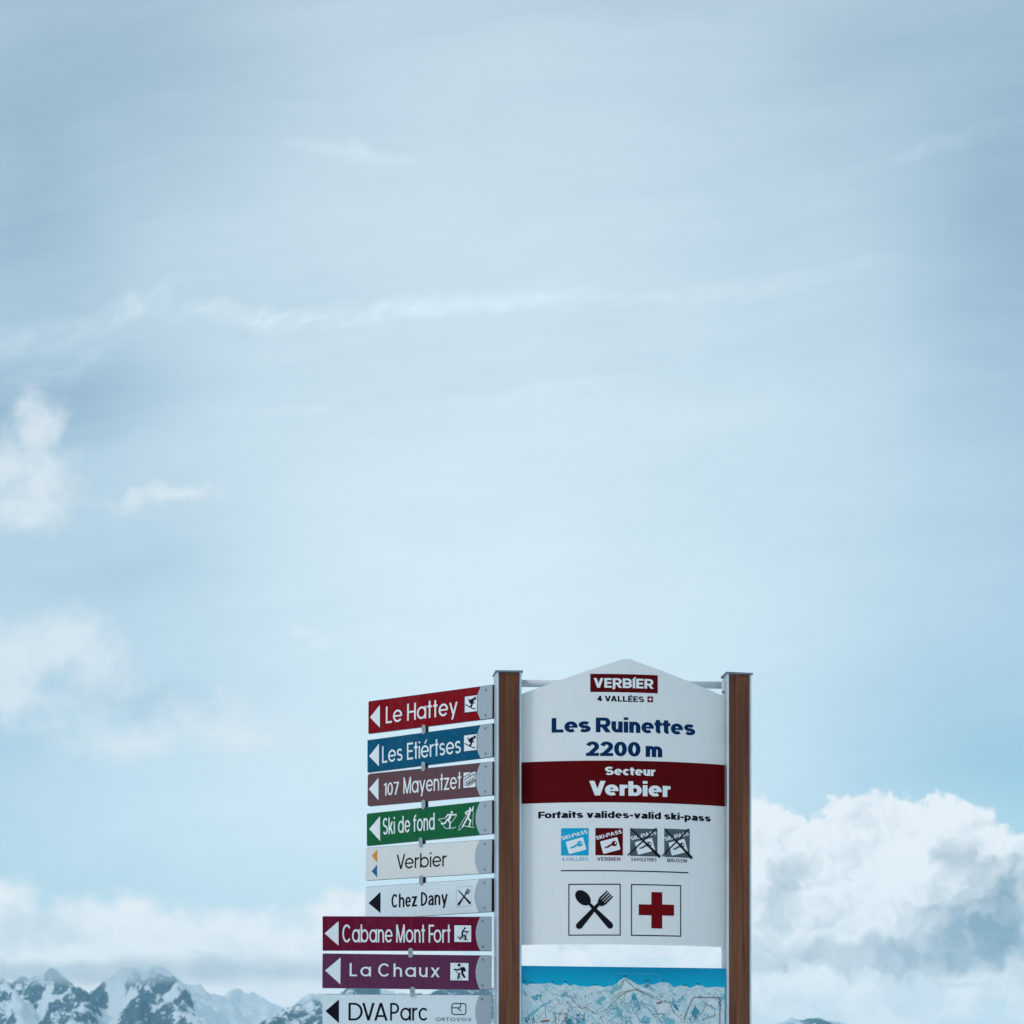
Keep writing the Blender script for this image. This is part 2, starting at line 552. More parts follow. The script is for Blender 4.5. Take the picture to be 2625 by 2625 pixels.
def sight(px, py):
    return Vector(((px - CX) / F, 1.0, (HZ - py) / F))


def on_plane(px, py, mw, y=0.0):
    """point of the plane local-y = y of matrix mw seen along a sight line; returns local x, z"""
    inv = mw.inverted()
    o = inv @ EYE
    d = inv.to_3x3() @ sight(px, py)
    t = (y - o.y) / d.y
    p = o + d * t
    return p.x, p.z


def r1(u, v): return 800 + u * .289855, 1660 + v * .289855
def r2(u, v): return 800 + u * .289855, 2100 + v * .289855
def r3(u, v): return 1240 + u * .372671, 1660 + v * .372671
def r4(u, v): return 1240 + u * .372671, 2060 + v * .372671


# ------------------------------------------------------------------ vector lettering (drawn with a broad pen)
def ell(cx, cy, rx, ry, t0, t1, n=None):
    n = n or max(4, int(abs(t1 - t0) / 11))
    return [(cx + rx * math.cos(R(t0 + (t1 - t0) * i / n)), cy + ry * math.sin(R(t0 + (t1 - t0) * i / n))) for i in range(n + 1)]


def stroke(path, a, b, closed=False):
    """quads of a path thickened by an elliptical nib (a: half stem width, b: half bar width)"""
    pts = [path[0]]
    for p in path[1:]:
        if math.hypot(p[0] - pts[-1][0], p[1] - pts[-1][1]) > 1e-5:
            pts.append(p)
    if closed and math.hypot(pts[0][0] - pts[-1][0], pts[0][1] - pts[-1][1]) < 1e-5:
        pts.pop()
    n = len(pts)
    L, Rr = [], []
    for i in range(n):
        p = pts[i]
        q0 = pts[i - 1] if (i > 0 or closed) else None
        q1 = pts[(i + 1) % n] if (i < n - 1 or closed) else None
        ds = []
        if q0: ds.append((p[0] - q0[0], p[1] - q0[1]))
        if q1: ds.append((q1[0] - p[0], q1[1] - p[1]))
        ns = []
        for dx, dy in ds:
            l = math.hypot(dx, dy)
            ns.append((-dy / l, dx / l))
        if len(ns) == 2:
            nx, ny = ns[0][0] + ns[1][0], ns[0][1] + ns[1][1]
            l = math.hypot(nx, ny) or 1
            nx, ny = nx / l, ny / l
            k = 1 / max(0.45, nx * ns[0][0] + ny * ns[0][1])
        else:
            nx, ny = ns[0]
            k = 1
        h = math.hypot(a * nx, b * ny) * k
        L.append((p[0] + nx * h, p[1] + ny * h))
        Rr.append((p[0] - nx * h, p[1] - ny * h))
    out = []
    for i in range(n if closed else n - 1):
        j = (i + 1) % n
        out.append([Rr[i], Rr[j], L[j], L[i]])
    return out


def diag(x0, y0, x1, y1, t):
    return [[(x0 - t, y0), (x0 + t, y0), (x1 + t, y1), (x1 - t, y1)]]


def rect(x0, y0, x1, y1):
    return [[(x0, y0), (x1, y0), (x1, y1), (x0, y1)]]


AG = dict(a=0.062, b=0.056, xh=0.735, heavy=False, gap=0.075, space=0.40)
AGB = dict(a=0.085, b=0.080, xh=0.74, heavy=False, gap=0.10, space=0.30)
HV = dict(a=0.152, b=0.106, xh=0.755, heavy=True, gap=0.065, space=0.34, lw=.85, nw=.75, hx=1.27)
MG = dict(a=0.112, b=0.100, xh=0.73, heavy=True, gap=0.085, space=0.30)
WD = dict(a=0.085, b=0.080, xh=0.73, heavy=False, gap=0.16, space=0.4, wide=1.25)
CN = dict(a=0.085, b=0.066, xh=0.74, heavy=True, gap=0.085, space=0.38, cond=True)


def glyph(ch, s):
    """list of layers (each a list of convex polygons) and the width; cap height = 1"""
    a, b, xh, hv = s['a'], s['b'], s['xh'], s['heavy']
    S = []
    dot = max(2 * a, 0.13)

    def st(path, closed=False): S.append(stroke(path, a, b, closed))
    def bowl(W, h=xh, x=0.0, y=0.0): st(ell(x + W / 2, y + h / 2, W / 2 - a, h / 2 - b, 0, 360, 34), True)
    lw = 0.66 if hv else 0.70          # round lower case
    nw = 0.62 if hv else 0.56
    dt = a * 1.06                      # half width of a diagonal
    cw = s.get('wide', 1.0)
    lw, nw, hx = s.get('lw', lw), s.get('nw', nw), s.get('hx', 1.0)
    if s.get('cond'): lw, nw = 0.56, 0.56
    if ch == 'o': W = lw; bowl(W)
    elif ch in 'eé':
        W = lw
        ry, rx = xh / 2 - b, W / 2 - a
        if hv and not s.get('cond'):
            st(ell(W / 2, xh / 2, rx, ry, 4, 312))
            S.append(rect(a, xh / 2 - b * .62, W - .004, xh / 2 + b * .62))
        else:
            st(ell(W / 2, xh / 2, rx, ry, 0, 322))
            S.append(rect(a, xh / 2 - b * .85, W - a * .7, xh / 2 + b * .85))
        if ch == 'é': S.append([[(W * .42, xh + .09), (W * .42 + 2 * b, xh + .09), (W * .80, xh + .31), (W * .80 - 2.3 * b, xh + .31)]])
    elif ch == 'c': W = lw * .93; st(ell(W / 2, xh / 2, W / 2 - a, xh / 2 - b, 46 if hv else 42, 314 if hv else 318))
    elif ch == 'a' and not hv: W = lw; bowl(W); S.append(rect(W - 2 * a, 0, W, xh))
    elif ch == 'a':
        W = lw * .96
        st([(W - a, 0), (W - a, xh - .26)] + ell(W / 2, xh - .26, W / 2 - a, .26 - b, 0, 160))
        st([(W - a, xh * .56), (W * .48, xh * .56)] + ell(W * .42, xh * .28, W * .42 - a, xh * .28 - b, 95, 270) + [(W - a, b + .10)])
    elif ch == 'b': W = lw; bowl(W); S.append(rect(0, 0, 2 * a, 1))
    elif ch == 'd': W = lw; bowl(W); S.append(rect(W - 2 * a, 0, W, 1))
    elif ch == 'p': W = lw; bowl(W); S.append(rect(0, -.27, 2 * a, xh))
    elif ch in 'nh':
        W = nw; S.append(rect(0, 0, 2 * a, xh if ch == 'n' else 1))
        rx = W / 2 - a; ry = min(rx * 1.15, xh * .6)
        st(ell(W / 2, xh - b - ry, rx, ry, 172, 0) + [(W - a, 0)])
    elif ch == 'm':
        w2 = nw * .95; W = 2 * w2 - 2 * a; S.append(rect(0, 0, 2 * a, xh))
        for x in (0, w2 - 2 * a):
            rx = w2 / 2 - a; ry = min(rx * 1.15, xh * .6)
            st(ell(x + w2 / 2, xh - b - ry, rx, ry, 172, 0) + [(x + w2 - a, 0)])
    elif ch == 'u':
        W = nw; S.append(rect(W - 2 * a, 0, W, xh)); rx = W / 2 - a; ry = min(rx * 1.15, xh * .6)
        st([(a, xh)] + ell(W / 2, b + ry, rx, ry, 180, 352))
    elif ch == 'r':
        W = .40 * hx if hv else .34; S.append(rect(0, 0, 2 * a, xh))
        st(ell(W * .98, xh - b - .22, W * .98 - a, .22, 172, 88))
    elif ch == 't':
        if hv:
            W = .42 * hx; c = .19 * hx
            st([(c, .93), (c, .20)] + ell(c + .16, .20, .16, .20 - b, 180, 275))
        else:
            W = .34; c = W / 2; S.append(rect(c - a, 0, c + a, 1))
        S.append(rect(0, xh - 2 * b, W, xh))
    elif ch == 'f':
        W = .40 * hx if hv else .36; c = W * .42
        st([(c, 0), (c, .78)] + ell(c + .19, .78, .19, .22 - b, 180, 85))
        S.append(rect(0, xh - 2 * b, W, xh))
    elif ch == 'i': W = 2 * a; S.append(rect(0, 0, W, xh)); S.append(rect(a - dot / 2, min(1 - dot * .85, 1), a + dot / 2, 1)) if not hv else S.append(rect(0, xh + .105, 2 * a, 1.04))
    elif ch == 'l': W = 2 * a; S.append(rect(0, 0, W, 1))
    elif ch == 'k':
        W = nw; S.append(rect(0, 0, 2 * a, 1)); S.append(diag(a * 1.5, xh * .30, W - dt * 1.3, xh, dt * 1.25)); S.append(diag(W * .48, xh * .52, W - dt * .8, 0, dt * 1.15))
    elif ch in 'sS':
        h = xh if ch == 's' else 1.0
        W = (.62 * hx if hv else .50) if ch == 's' else (.74 * hx if hv else .60)
        ry = (h - 2 * b) / 4; rx = W / 2 - a * .95
        st(ell(W / 2, h - b - ry, rx * .95, ry, 28, 268) + ell(W / 2, b + ry, rx, ry, 88, -152))
    elif ch == 'v': W = .66 * hx; S.append(diag(dt, xh, W / 2, 0, dt)); S.append(diag(W - dt, xh, W / 2, 0, dt))
    elif ch == 'y':
        W = .62 if not hv else .64; k = (W / 2 - dt)
        S.append(diag(dt, xh, W / 2, .02, dt)); S.append(diag(W - dt, xh, W / 2 - k * .34, -.25, dt))
    elif ch == 'x': W = .58; S.append(diag(dt, xh, W - dt, 0, dt * 1.1)); S.append(diag(W - dt, xh, dt, 0, dt * 1.1))
    elif ch == 'z': W = .52; S.append(rect(0, xh - 2 * b, W, xh)); S.append(rect(0, 0, W, 2 * b)); S.append(diag(dt * 1.3, b, W - dt * 1.3, xh - b, dt * 1.25))
    elif ch == '-': W = .36 * hx; S.append(rect(0, .30, W, .30 + 2.1 * b))
    elif ch in 'OQ': W = (.84 if hv else .92) * cw; bowl(W, 1.0)
    elif ch == 'C': W = (.80 if hv else .80) * (cw * .95 if cw > 1 else 1); W = .66 if s.get('cond') else W; st(ell(W / 2, .5, W / 2 - a, .5 - b, 40, 320))
    elif ch == 'D':
        W = .78 if hv else .78; W = .64 if s.get('cond') else W
        r = min(.42, W - 2 * a - .02)
        S.append(rect(0, 0, 2 * a, 1)); st([(a, 1 - b), (W - a - r, 1 - b)] + ell(W - a - r, .5, r, .5 - b, 90, -90) + [(a, b)])
    elif ch in 'EÉ':
        W = .62 if hv else .54; W *= cw; S.append(rect(0, 0, 2 * a, 1))
        for y0 in (0, .5 - b, 1 - 2 * b): S.append(rect(2 * a, y0, W * (.94 if y0 == .5 - b else 1), y0 + 2 * b))
        if ch == 'É': S.append([[(W * .34, 1.06), (W * .60, 1.06), (W * .86, 1.24), (W * .52, 1.24)]])
    elif ch == 'F':
        W = .62 * hx if hv else .48; S.append(rect(0, 0, 2 * a, 1))
        for y0 in (.48 - b, 1 - 2 * b): S.append(rect(2 * a, y0, W * (.94 if y0 < .6 else 1), y0 + 2 * b))
    elif ch == 'L': W = (.60 * hx if hv else .47) * cw; S.append(rect(0, 0, 2 * a, 1)); S.append(rect(2 * a, 0, W, 2 * b))
    elif ch == 'H': W = .66; S.append(rect(0, 0, 2 * a, 1)); S.append(rect(W - 2 * a, 0, W, 1)); S.append(rect(2 * a, .5 - b, W - 2 * a, .5 + b))
    elif ch == 'I': W = 2 * a; S.append(rect(0, 0, W, 1))
    elif ch == 'T': W = .6 * cw; S.append(rect(0, 1 - 2 * b, W, 1)); S.append(rect(W / 2 - a, 0, W / 2 + a, 1 - 2 * b))
    elif ch == 'U': W = .74; rx = W / 2 - a; st([(a, 1), (a, b + rx)] + ell(W / 2, b + rx, rx, rx, 180, 360) + [(W - a, 1)])
    elif ch == 'N': W = .76; S.append(rect(0, 0, 2 * a, 1)); S.append(rect(W - 2 * a, 0, W, 1)); S.append(diag(a * 1.1, 1, W - a * 1.1, 0, a * 1.1))
    elif ch == 'M':
        W = .90 if hv else .78; S.append(rect(0, 0, 2 * a, 1)); S.append(rect(W - 2 * a, 0, W, 1))
        S.append(diag(a, 1, W / 2, 0 if not hv else .1, a)); S.append(diag(W - a, 1, W / 2, 0 if not hv else .1, a))
    elif ch == 'V': W = (.80 * hx if hv else .68) * cw; S.append(diag(dt, 1, W / 2, 0, dt)); S.append(diag(W - dt, 1, W / 2, 0, dt))
    elif ch == 'A':
        W = (.84 if hv else .74) * cw; S.append(diag(dt, 0, W / 2, 1, dt)); S.append(diag(W - dt, 0, W / 2, 1, dt)); S.append(rect(W * .24, .20, W * .76, .20 + 2 * b))
    elif ch == 'X': W = .74 * cw; S.append(diag(dt, 1, W - dt, 0, dt * 1.1)); S.append(diag(W - dt, 1, dt, 0, dt * 1.1))
    elif ch == 'Y': W = .76; S.append(diag(dt, 1, W / 2, .40, dt * 1.05)); S.append(diag(W - dt, 1, W / 2, .40, dt * 1.05)); S.append(rect(W / 2 - a, 0, W / 2 + a, .45))
    elif ch == 'K': W = .76; S.append(rect(0, 0, 2 * a, 1)); S.append(diag(a * 1.5, .35, W - dt * 1.3, 1, dt * 1.2)); S.append(diag(W * .45, .60, W - dt, 0, dt * 1.15))
    elif ch in 'PRB':
        W = (.76 * hx if hv else .58) * cw; r = .25 - b * .1
        S.append(rect(0, 0, 2 * a, 1))
        m = .44
        ryt = (1 - b - m) / 2
        st([(a, 1 - b), (W - a - ryt * 1.0, 1 - b)] + ell(W - a - ryt, 1 - b - ryt, ryt, ryt, 90, -90) + [(a, m)])
        if ch == 'R': S.append(diag(W * .52, m, W - dt * .9, 0, dt * 1.1)); 
        if ch == 'B':
            ryb = (m - b) / 2 + .02
            st([(a, m + .04), (W - a - ryb, m + .04)] + ell(W - a - ryb + .02, b + ryb, ryb, ryb, 90, -90) + [(a, b)])
    elif ch == '0': W = .66 * hx if hv else .52; bowl(W, 1.0)
    elif ch == '1': W = .26; S.append(rect(W - 2 * a, 0, W, 1)); S.append([[(0, .78), (W - a, .87), (W - a, 1.0), (0, .88)]])
    elif ch == '7': W = .50; S.append(rect(0, 1 - 2 * b, W, 1)); S.append(diag(W - a, 1 - b, W * .32, 0, dt * 1.05))
    elif ch == '4': W = .70; S.append(rect(W * .62 - a, 0, W * .62 + a, 1)); S.append(rect(0, .22, W, .22 + 2 * b)); S.append(diag(dt, .25, W * .62, 1, dt * 1.0))
    elif ch == '2':
        W = .67 * hx; rx = W / 2 - a; ry = .30 - b * .6
        st(ell(W / 2, 1 - b - ry, rx, ry, 168, -38) + [(a * 1.4, b)])
        S.append(rect(0, 0, W, 2 * b))
    else: W = .5
    return S, W


def clip_x(pts, x, side):
    out = []
    for a, b in zip(pts, pts[1:] + pts[:1]):
        ina, inb = (a[0] - x) * side >= 0, (b[0] - x) * side >= 0
        if ina: out.append(a)
        if ina != inb:
            t = (x - a[0]) / (b[0] - a[0])
            out.append((x, a[1] + (b[1] - a[1]) * t))
    return out


class Sheet:
    """flat decals laid on a surface; place(s, t, lift) -> local point"""
    def __init__(self, place, cell=None):
        self.place, self.cell = place, cell
        self.v, self.f, self.mi = [], [], []

    def poly(self, pts, lift=0.0, mi=0):
        if self.cell:        # cut into upright strips so that it follows a bulging sheet
            x0, x1 = min(p[0] for p in pts), max(p[0] for p in pts)
            if x1 - x0 > self.cell * 1.3:
                n = int(math.ceil((x1 - x0) / self.cell))
                c, self.cell = self.cell, None
                for k in range(n):
                    q = clip_x(clip_x(pts, x0 + (x1 - x0) * k / n, 1), x0 + (x1 - x0) * (k + 1) / n, -1)
                    if len(q) > 2: self.poly(q, lift, mi)
                self.cell = c
                return
        i = len(self.v)
        self.v += [self.place(x, y, lift) for x, y in pts]
        self.f.append(list(range(i, i + len(pts))))
        self.mi.append(mi)

    def polys(self, ps, lift=0.0, mi=0):
        for p in ps: self.poly(p, lift, mi)

    def text(self, body, style, x0, x1, y0, y1, lift=0.0, mi=0, rot=0.0, xf=None):
        """fit body between x0..x1 with baseline y0 and cap line y1"""
        lay, x = [], 0.0
        prev = None
        for ch in body:
            if ch == ' ':
                x += style['space'] - style['gap']; continue
            S, W = glyph(ch, style)
            if prev and style['heavy']: x -= {'ct': .10, 'tt': .04, 'rf': .06, 'fa': .05, 'te': .03, 'et': .03, 'ts': .03, 'rb': .02, 'ur': 0}.get(prev + ch, 0)
            if prev and (prev + ch) in ('LA', 'AV', 'VA', 'Ve', 'VA', 'PA', 'LY', 'AV', 'Fo', 'DV'): x -= .10
            for k, ps in enumerate(S):
                lay.append((k, [[(px + x, py) for px, py in p] for p in ps]))
            x += W + style['gap']
            prev = ch
        x -= style['gap']
        kx, ky = (x1 - x0) / x, (y1 - y0)
        c, s_ = math.cos(rot), math.sin(rot)
        for k, ps in lay:
            for p in ps:
                q = []
                for px, py in p:
                    X, Y = px * kx, py * ky
                    X, Y = x0 + X * c - Y * s_, y0 + X * s_ + Y * c
                    q.append(xf(X, Y) if xf else (X, Y))
                self.poly(q, lift + k * 0.00012, mi)

    def disc(self, cx, cy, rx, ry, lift=0.0, mi=0, n=20):
        self.poly([(cx + rx * math.cos(2 * math.pi * i / n), cy + ry * math.sin(2 * math.pi * i / n)) for i in range(n)], lift, mi)

    def line(self, pts, w, lift=0.0, mi=0, closed=False):
        self.polys(stroke(pts, w / 2, w / 2, closed), lift, mi)

    def build(self, name, m, parent):
        o = link_mesh(name, self.v, self.f, m, parent)
        for p, k in zip(o.data.polygons, self.mi):
            p.material_index = k
        return o


# ------------------------------------------------------------------ snow ground
def rng_noise(x, y, seed, octv=5, ridged=False, lac=2.03, gain=0.5):
    """numpy gradient-free value noise, fbm / ridged"""
    tot = np.zeros_like(x); amp = 1.0; norm = 0.0
    for o in range(octv):
        xi = np.floor(x).astype(np.int64); yi = np.floor(y).astype(np.int64)
        fx = x - xi; fy = y - yi
        fx = fx * fx * fx * (fx * (fx * 6 - 15) + 10); fy = fy * fy * fy * (fy * (fy * 6 - 15) + 10)

        def h(i, j):
            k = (i * 374761393 + j * 668265263 + (seed + o * 17) * 1442695041) & 0x7fffffff
            k = ((k ^ (k >> 13)) * 1274126177) & 0x7fffffff
            return ((k ^ (k >> 16)) & 0xffff) / 65535.0
        v = (h(xi, yi) * (1 - fx) + h(xi + 1, yi) * fx) * (1 - fy) + (h(xi, yi + 1) * (1 - fx) + h(xi + 1, yi + 1) * fx) * fy
        if ridged:
            v = 1 - abs(2 * v - 1)
            v = v * v
        tot += v * amp; norm += amp
        amp *= gain; x = x * lac + 3.7; y = y * lac + 1.3
    return tot / norm


def snow_mat():
    m = bpy.data.materials.new('snow')
    m.use_nodes = True
    g = NT(m.node_tree)
    b = g.n['Principled BSDF']
    tc = g.node('ShaderNodeTexCoord').outputs['Object']
    n = g.noise(tc, 0.6, 6, 0.6)
    g.l.new(g.mix(g.ramp(n, 0.3, 0.7), (0.76, 0.79, 0.82), (0.84, 0.86, 0.88)), b.inputs['Base Color'])
    b.inputs['Roughness'].default_value = 0.8
    bp = g.node('ShaderNodeBump')
    bp.inputs['Strength'].default_value = 0.5
    bp.inputs['Distance'].default_value = 0.05
    g.l.new(g.noise(tc, 3.0, 8, 0.6), bp.inputs['Height'])
    g.l.new(bp.outputs[0], b.inputs['Normal'])
    return m


def build_ground():
    k = np.concatenate([-np.geomspace(9200, 3, 34), [0], np.geomspace(3, 9200, 34)])
    gx, gy = np.meshgrid(k, k, indexing='ij')
    far = np.clip(np.hypot(gx, gy) / 60, 0, 1)
    z = (rng_noise(gx * .08 + 9, gy * .08 + 4, 3, 4) - .5) * .5 * np.clip(np.hypot(gx, gy) / 8, 0, 1) - .05
    z = z - far * 0.6
    n = len(k)
    v = np.stack([gx.ravel(), gy.ravel(), z.ravel()], 1)
    f = [(i * n + j, (i + 1) * n + j, (i + 1) * n + j + 1, i * n + j + 1) for i in range(n - 1) for j in range(n - 1)]
    o = link_mesh('snow_ground', v, f, snow_mat(), None, True)
    tag(o, 'smooth snow covered ground below the signs', 'snow', kind='structure')


build_ground()


# ------------------------------------------------------------------ mountains
def mountain_mat():
    m = bpy.data.materials.new('snow and rock')
    m.use_nodes = True
    g = NT(m.node_tree)
    b = g.n['Principled BSDF']
    geo = g.node('ShaderNodeNewGeometry')
    tc = g.node('ShaderNodeTexCoord').outputs['Object']
    sx = g.node('ShaderNodeSeparateXYZ'); g.l.new(geo.outputs['Normal'], sx.inputs[0])
    at = g.node('ShaderNodeAttribute'); at.attribute_name = 'rock'
    n1 = g.noise(g.mapping(tc, (0, 0, 0), (0, 0, 0), (26, 26, 40)), 1.0, 7, 0.62, 0.4)
    n2 = g.noise(g.mapping(tc, (3, 3, 3), (0, R(25), 0), (9, 9, 22)), 1.0, 5, 0.6)
    v = g.math('MULTIPLY_ADD', n1, 0.9, at.outputs['Fac'])
    v = g.math('MULTIPLY_ADD', n2, 0.55, v)
    v = g.math('MULTIPLY_ADD', g.math('SUBTRACT', 0.72, sx.outputs[2]), 0.7, v)
    n3 = g.noise(g.mapping(tc, (9, 2, 3), (0, R(-20), 0), (7, 7, 11)), 1.0, 4, 0.65)
    v = g.math('MULTIPLY_ADD', g.math('SUBTRACT', n3, 0.5), 0.95, v)
    n4 = g.noise(g.mapping(tc, (1, 5, 3), (0, 0, 0), (90, 90, 120)), 1.0, 3, 0.5)
    v = g.math('MULTIPLY_ADD', g.math('SUBTRACT', n4, 0.5), 0.8, v)
    f = g.ramp(v, 1.00, 1.13)
    rock = g.mix(g.ramp(n2, 0.3, 0.7), (0.055, 0.09, 0.115), (0.13, 0.17, 0.195))
    g.l.new(g.mix(f, (0.84, 0.87, 0.89), rock), b.inputs['Base Color'])
    b.inputs['Roughness'].default_value = 0.85
    b.inputs['Specular IOR Level'].default_value = 0.1
    return m


MTN = mountain_mat()


def at(px, py, dist):
    d = sight(px, py)
    return EYE + d * dist


def mountain(name, ridges, x0, x1, y0, y1, step, seed, label, rough=1.0, gullies=(), drop=10.0):
    """ridges: list of (polyline of (px, row, distance), slope, rockiness)"""
    nx, ny = int((x1 - x0) / step) + 1, int((y1 - y0) / step) + 1
    gx, gy = np.meshgrid(np.linspace(x0, x1, nx), np.linspace(y0, y1, ny), indexing='ij')
    wx = gx + (rng_noise(gx / 90, gy / 90, seed + 5, 4) - .5) * 60
    wy = gy + (rng_noise(gx / 90, gy / 90, seed + 6, 4) - .5) * 60
    H = np.full_like(gx, -400.0)
    Rk = np.zeros_like(gx)
    for line, slope, rk in ridges:
        P = [at(*q) for q in line]
        for p, q in zip(P, P[1:]):
            dx, dy = q.x - p.x, q.y - p.y
            L2 = dx * dx + dy * dy
            t = np.clip(((wx - p.x) * dx + (wy - p.y) * dy) / L2, 0, 1)
            d = np.hypot(wx - p.x - t * dx, wy - p.y - t * dy)
            h = p.z + t * (q.z - p.z) - slope * d * (1 - 0.25 * np.clip(d / 400, 0, 1))
            up = h > H
            H = np.where(up, h, H)
            Rk = np.where(up, rk, Rk)
    rid = rng_noise(gx / 150, gy / 150, seed, 6, True)
    fin = rng_noise(gx / 34, gy / 34, seed + 1, 5, True)
    H = H + rough * ((rid - .4) * 46 + (fin - .4) * 15)
    rk = Rk + (rng_noise(gx / 120, gy / 120, seed + 2, 4) - .5) * 0.7 + (fin - .45) * .25
    for line, width in gullies:          # smooth snow filled couloirs
        P = [at(*q) for q in line]
        dm = np.full_like(gx, 1e9)
        for p, q in zip(P, P[1:]):
            dx, dy = q.x - p.x, q.y - p.y
            t = np.clip(((wx - p.x) * dx + (wy - p.y) * dy) / (dx * dx + dy * dy), 0, 1)
            dm = np.minimum(dm, np.hypot(wx - p.x - t * dx, wy - p.y - t * dy))
        w = np.exp(-(dm / width) ** 2)
        rk = rk - 1.0 * w
        H = H - 10 * w
    H = np.maximum(H, 2.0) - drop
    v = np.stack([gx.ravel(), gy.ravel(), H.ravel()], 1)
    f = [(i * ny + j, (i + 1) * ny + j, (i + 1) * ny + j + 1, i * ny + j + 1) for i in range(nx - 1) for j in range(ny - 1)]
    o = link_mesh(name, v, f, MTN, None, True)
    a = o.data.attributes.new('rock', 'FLOAT', 'POINT')
    a.data.foreach_set('value', rk.ravel().astype(np.float32))
    tag(o, label, 'mountain', kind='structure')
    return o


# jagged massif under the cloud, far left
mountain('mountain', [
    ([(-420, 2470, 5400), (-200, 2480, 5300), (0, 2490, 5200), (60, 2545, 5150)], 0.95, 0.42),
    ([(40, 2500, 5600), (130, 2480, 5500), (190, 2520, 5300), (140, 2590, 5000)], 0.85, 0.38),
    ([(190, 2520, 5300), (210, 2570, 5000), (195, 2640, 4700), (190, 2760, 4300)], 0.95, 0.45),
    ([(270, 2486, 5600), (330, 2468, 5500), (430, 2470, 5400), (470, 2530, 5150), (520, 2640, 4800)], 0.9, 0.48),
    ([(330, 2468, 5500), (370, 2540, 5200), (390, 2640, 4800), (400, 2760, 4300)], 1.0, 0.5),
    ([(430, 2470, 5500), (520, 2520, 5600), (560, 2575, 5650)], 0.8, 0.12),
    ([(540, 2555, 5700), (620, 2540, 5800), (640, 2580, 5800)], 0.6, 0.1),
], -1150, -380, 4150, 6100, 5.0, 11, 'jagged snow streaked rock massif rising into cloud at far left',
    gullies=[([(300, 2478, 5500), (292, 2540, 5150), (255, 2590, 4850), (240, 2700, 4300)], 19), ([(70, 2540, 5200), (25, 2640, 4700)], 14),
             ([(540, 2560, 5550), (580, 2640, 5000), (600, 2720, 4500)], 36), ([(130, 2500, 5400), (120, 2540, 5150)], 9)], drop=12.0)
mountain('mountain', [
    ([(520, 2720, 4200), (660, 2660, 4400), (740, 2590, 4600), (800, 2535, 4800), (900, 2528, 4900), (1050, 2545, 5000), (1250, 2540, 5100)], 0.75, 0.34),
    ([(800, 2535, 4800), (850, 2600, 4400), (900, 2720, 4000)], 0.9, 0.4),
    ([(1050, 2545, 5000), (1080, 2620, 4600)], 0.8, 0.3),
], -560, 20, 3900, 5700, 5.0, 23, 'paler snow ridge climbing to the right behind the lowest direction signs', drop=3.0)
mountain('mountain', [
    ([(1900, 2648, 6500), (2040, 2616, 6600), (2125, 2594, 6700), (2180, 2604, 6700), (2260, 2660, 6800), (2700, 2680, 6900)], 0.6, 0.45),
], 380, 1400, 6000, 7400, 8.0, 31, 'distant dark mountain top just showing at the bottom edge right of the sign')


# ------------------------------------------------------------------ cloud over the summits (a soft real volume)
def cloud_mat():
    m = bpy.data.materials.new('cloud vapour')
    m.use_nodes = True
    g = NT(m.node_tree)
    g.n.remove(g.n['Principled BSDF'])
    out = g.n['Material Output']
    pv = g.node('ShaderNodeVolumePrincipled')
    pv.inputs['Color'].default_value = (1.0, 1.0, 1.0, 1)
    pv.inputs['Anisotropy'].default_value = 0.2
    tc = g.node('ShaderNodeTexCoord').outputs['Object']
    n = g.noise(tc, 1 / 95.0, 4, 0.55, 0.3)
    m1 = g.mapping(tc, (0, 0, 0), (0, 0, 0), (640, 300, 30))
    fall = g.ramp(g.vmath('LENGTH', m1), 1.0, 0.25)
    d = g.ramp(g.math('MULTIPLY_ADD', g.math('SUBTRACT', n, 0.5), 4.2, fall), 0.30, 1.5, 0.0, 0.0078, smooth=True)
    g.l.new(d, pv.inputs['Density'])
    g.l.new(pv.outputs[0], out.inputs['Volume'])
    return m


def build_cloud():
    c = at(330, 2492, 4950)
    bm = bmesh.new()
    bmesh.ops.create_icosphere(bm, subdivisions=3, radius=1.0)
    for v in bm.verts:
        v.co = Vector((v.co.x * 650, v.co.y * 310, v.co.z * 31))
    o = link_bm('summit_cloud', bm, cloud_mat())
    o.location = c
    tag(o, 'soft white cloud hiding the summits of the left massif', 'cloud', kind='stuff')


build_cloud()

# ------------------------------------------------------------------ sign frame: posts and cross tube
TOP_L, TOP_R = 1718.0, 1723.0
POST_W, POST_D = 0.130, 0.150


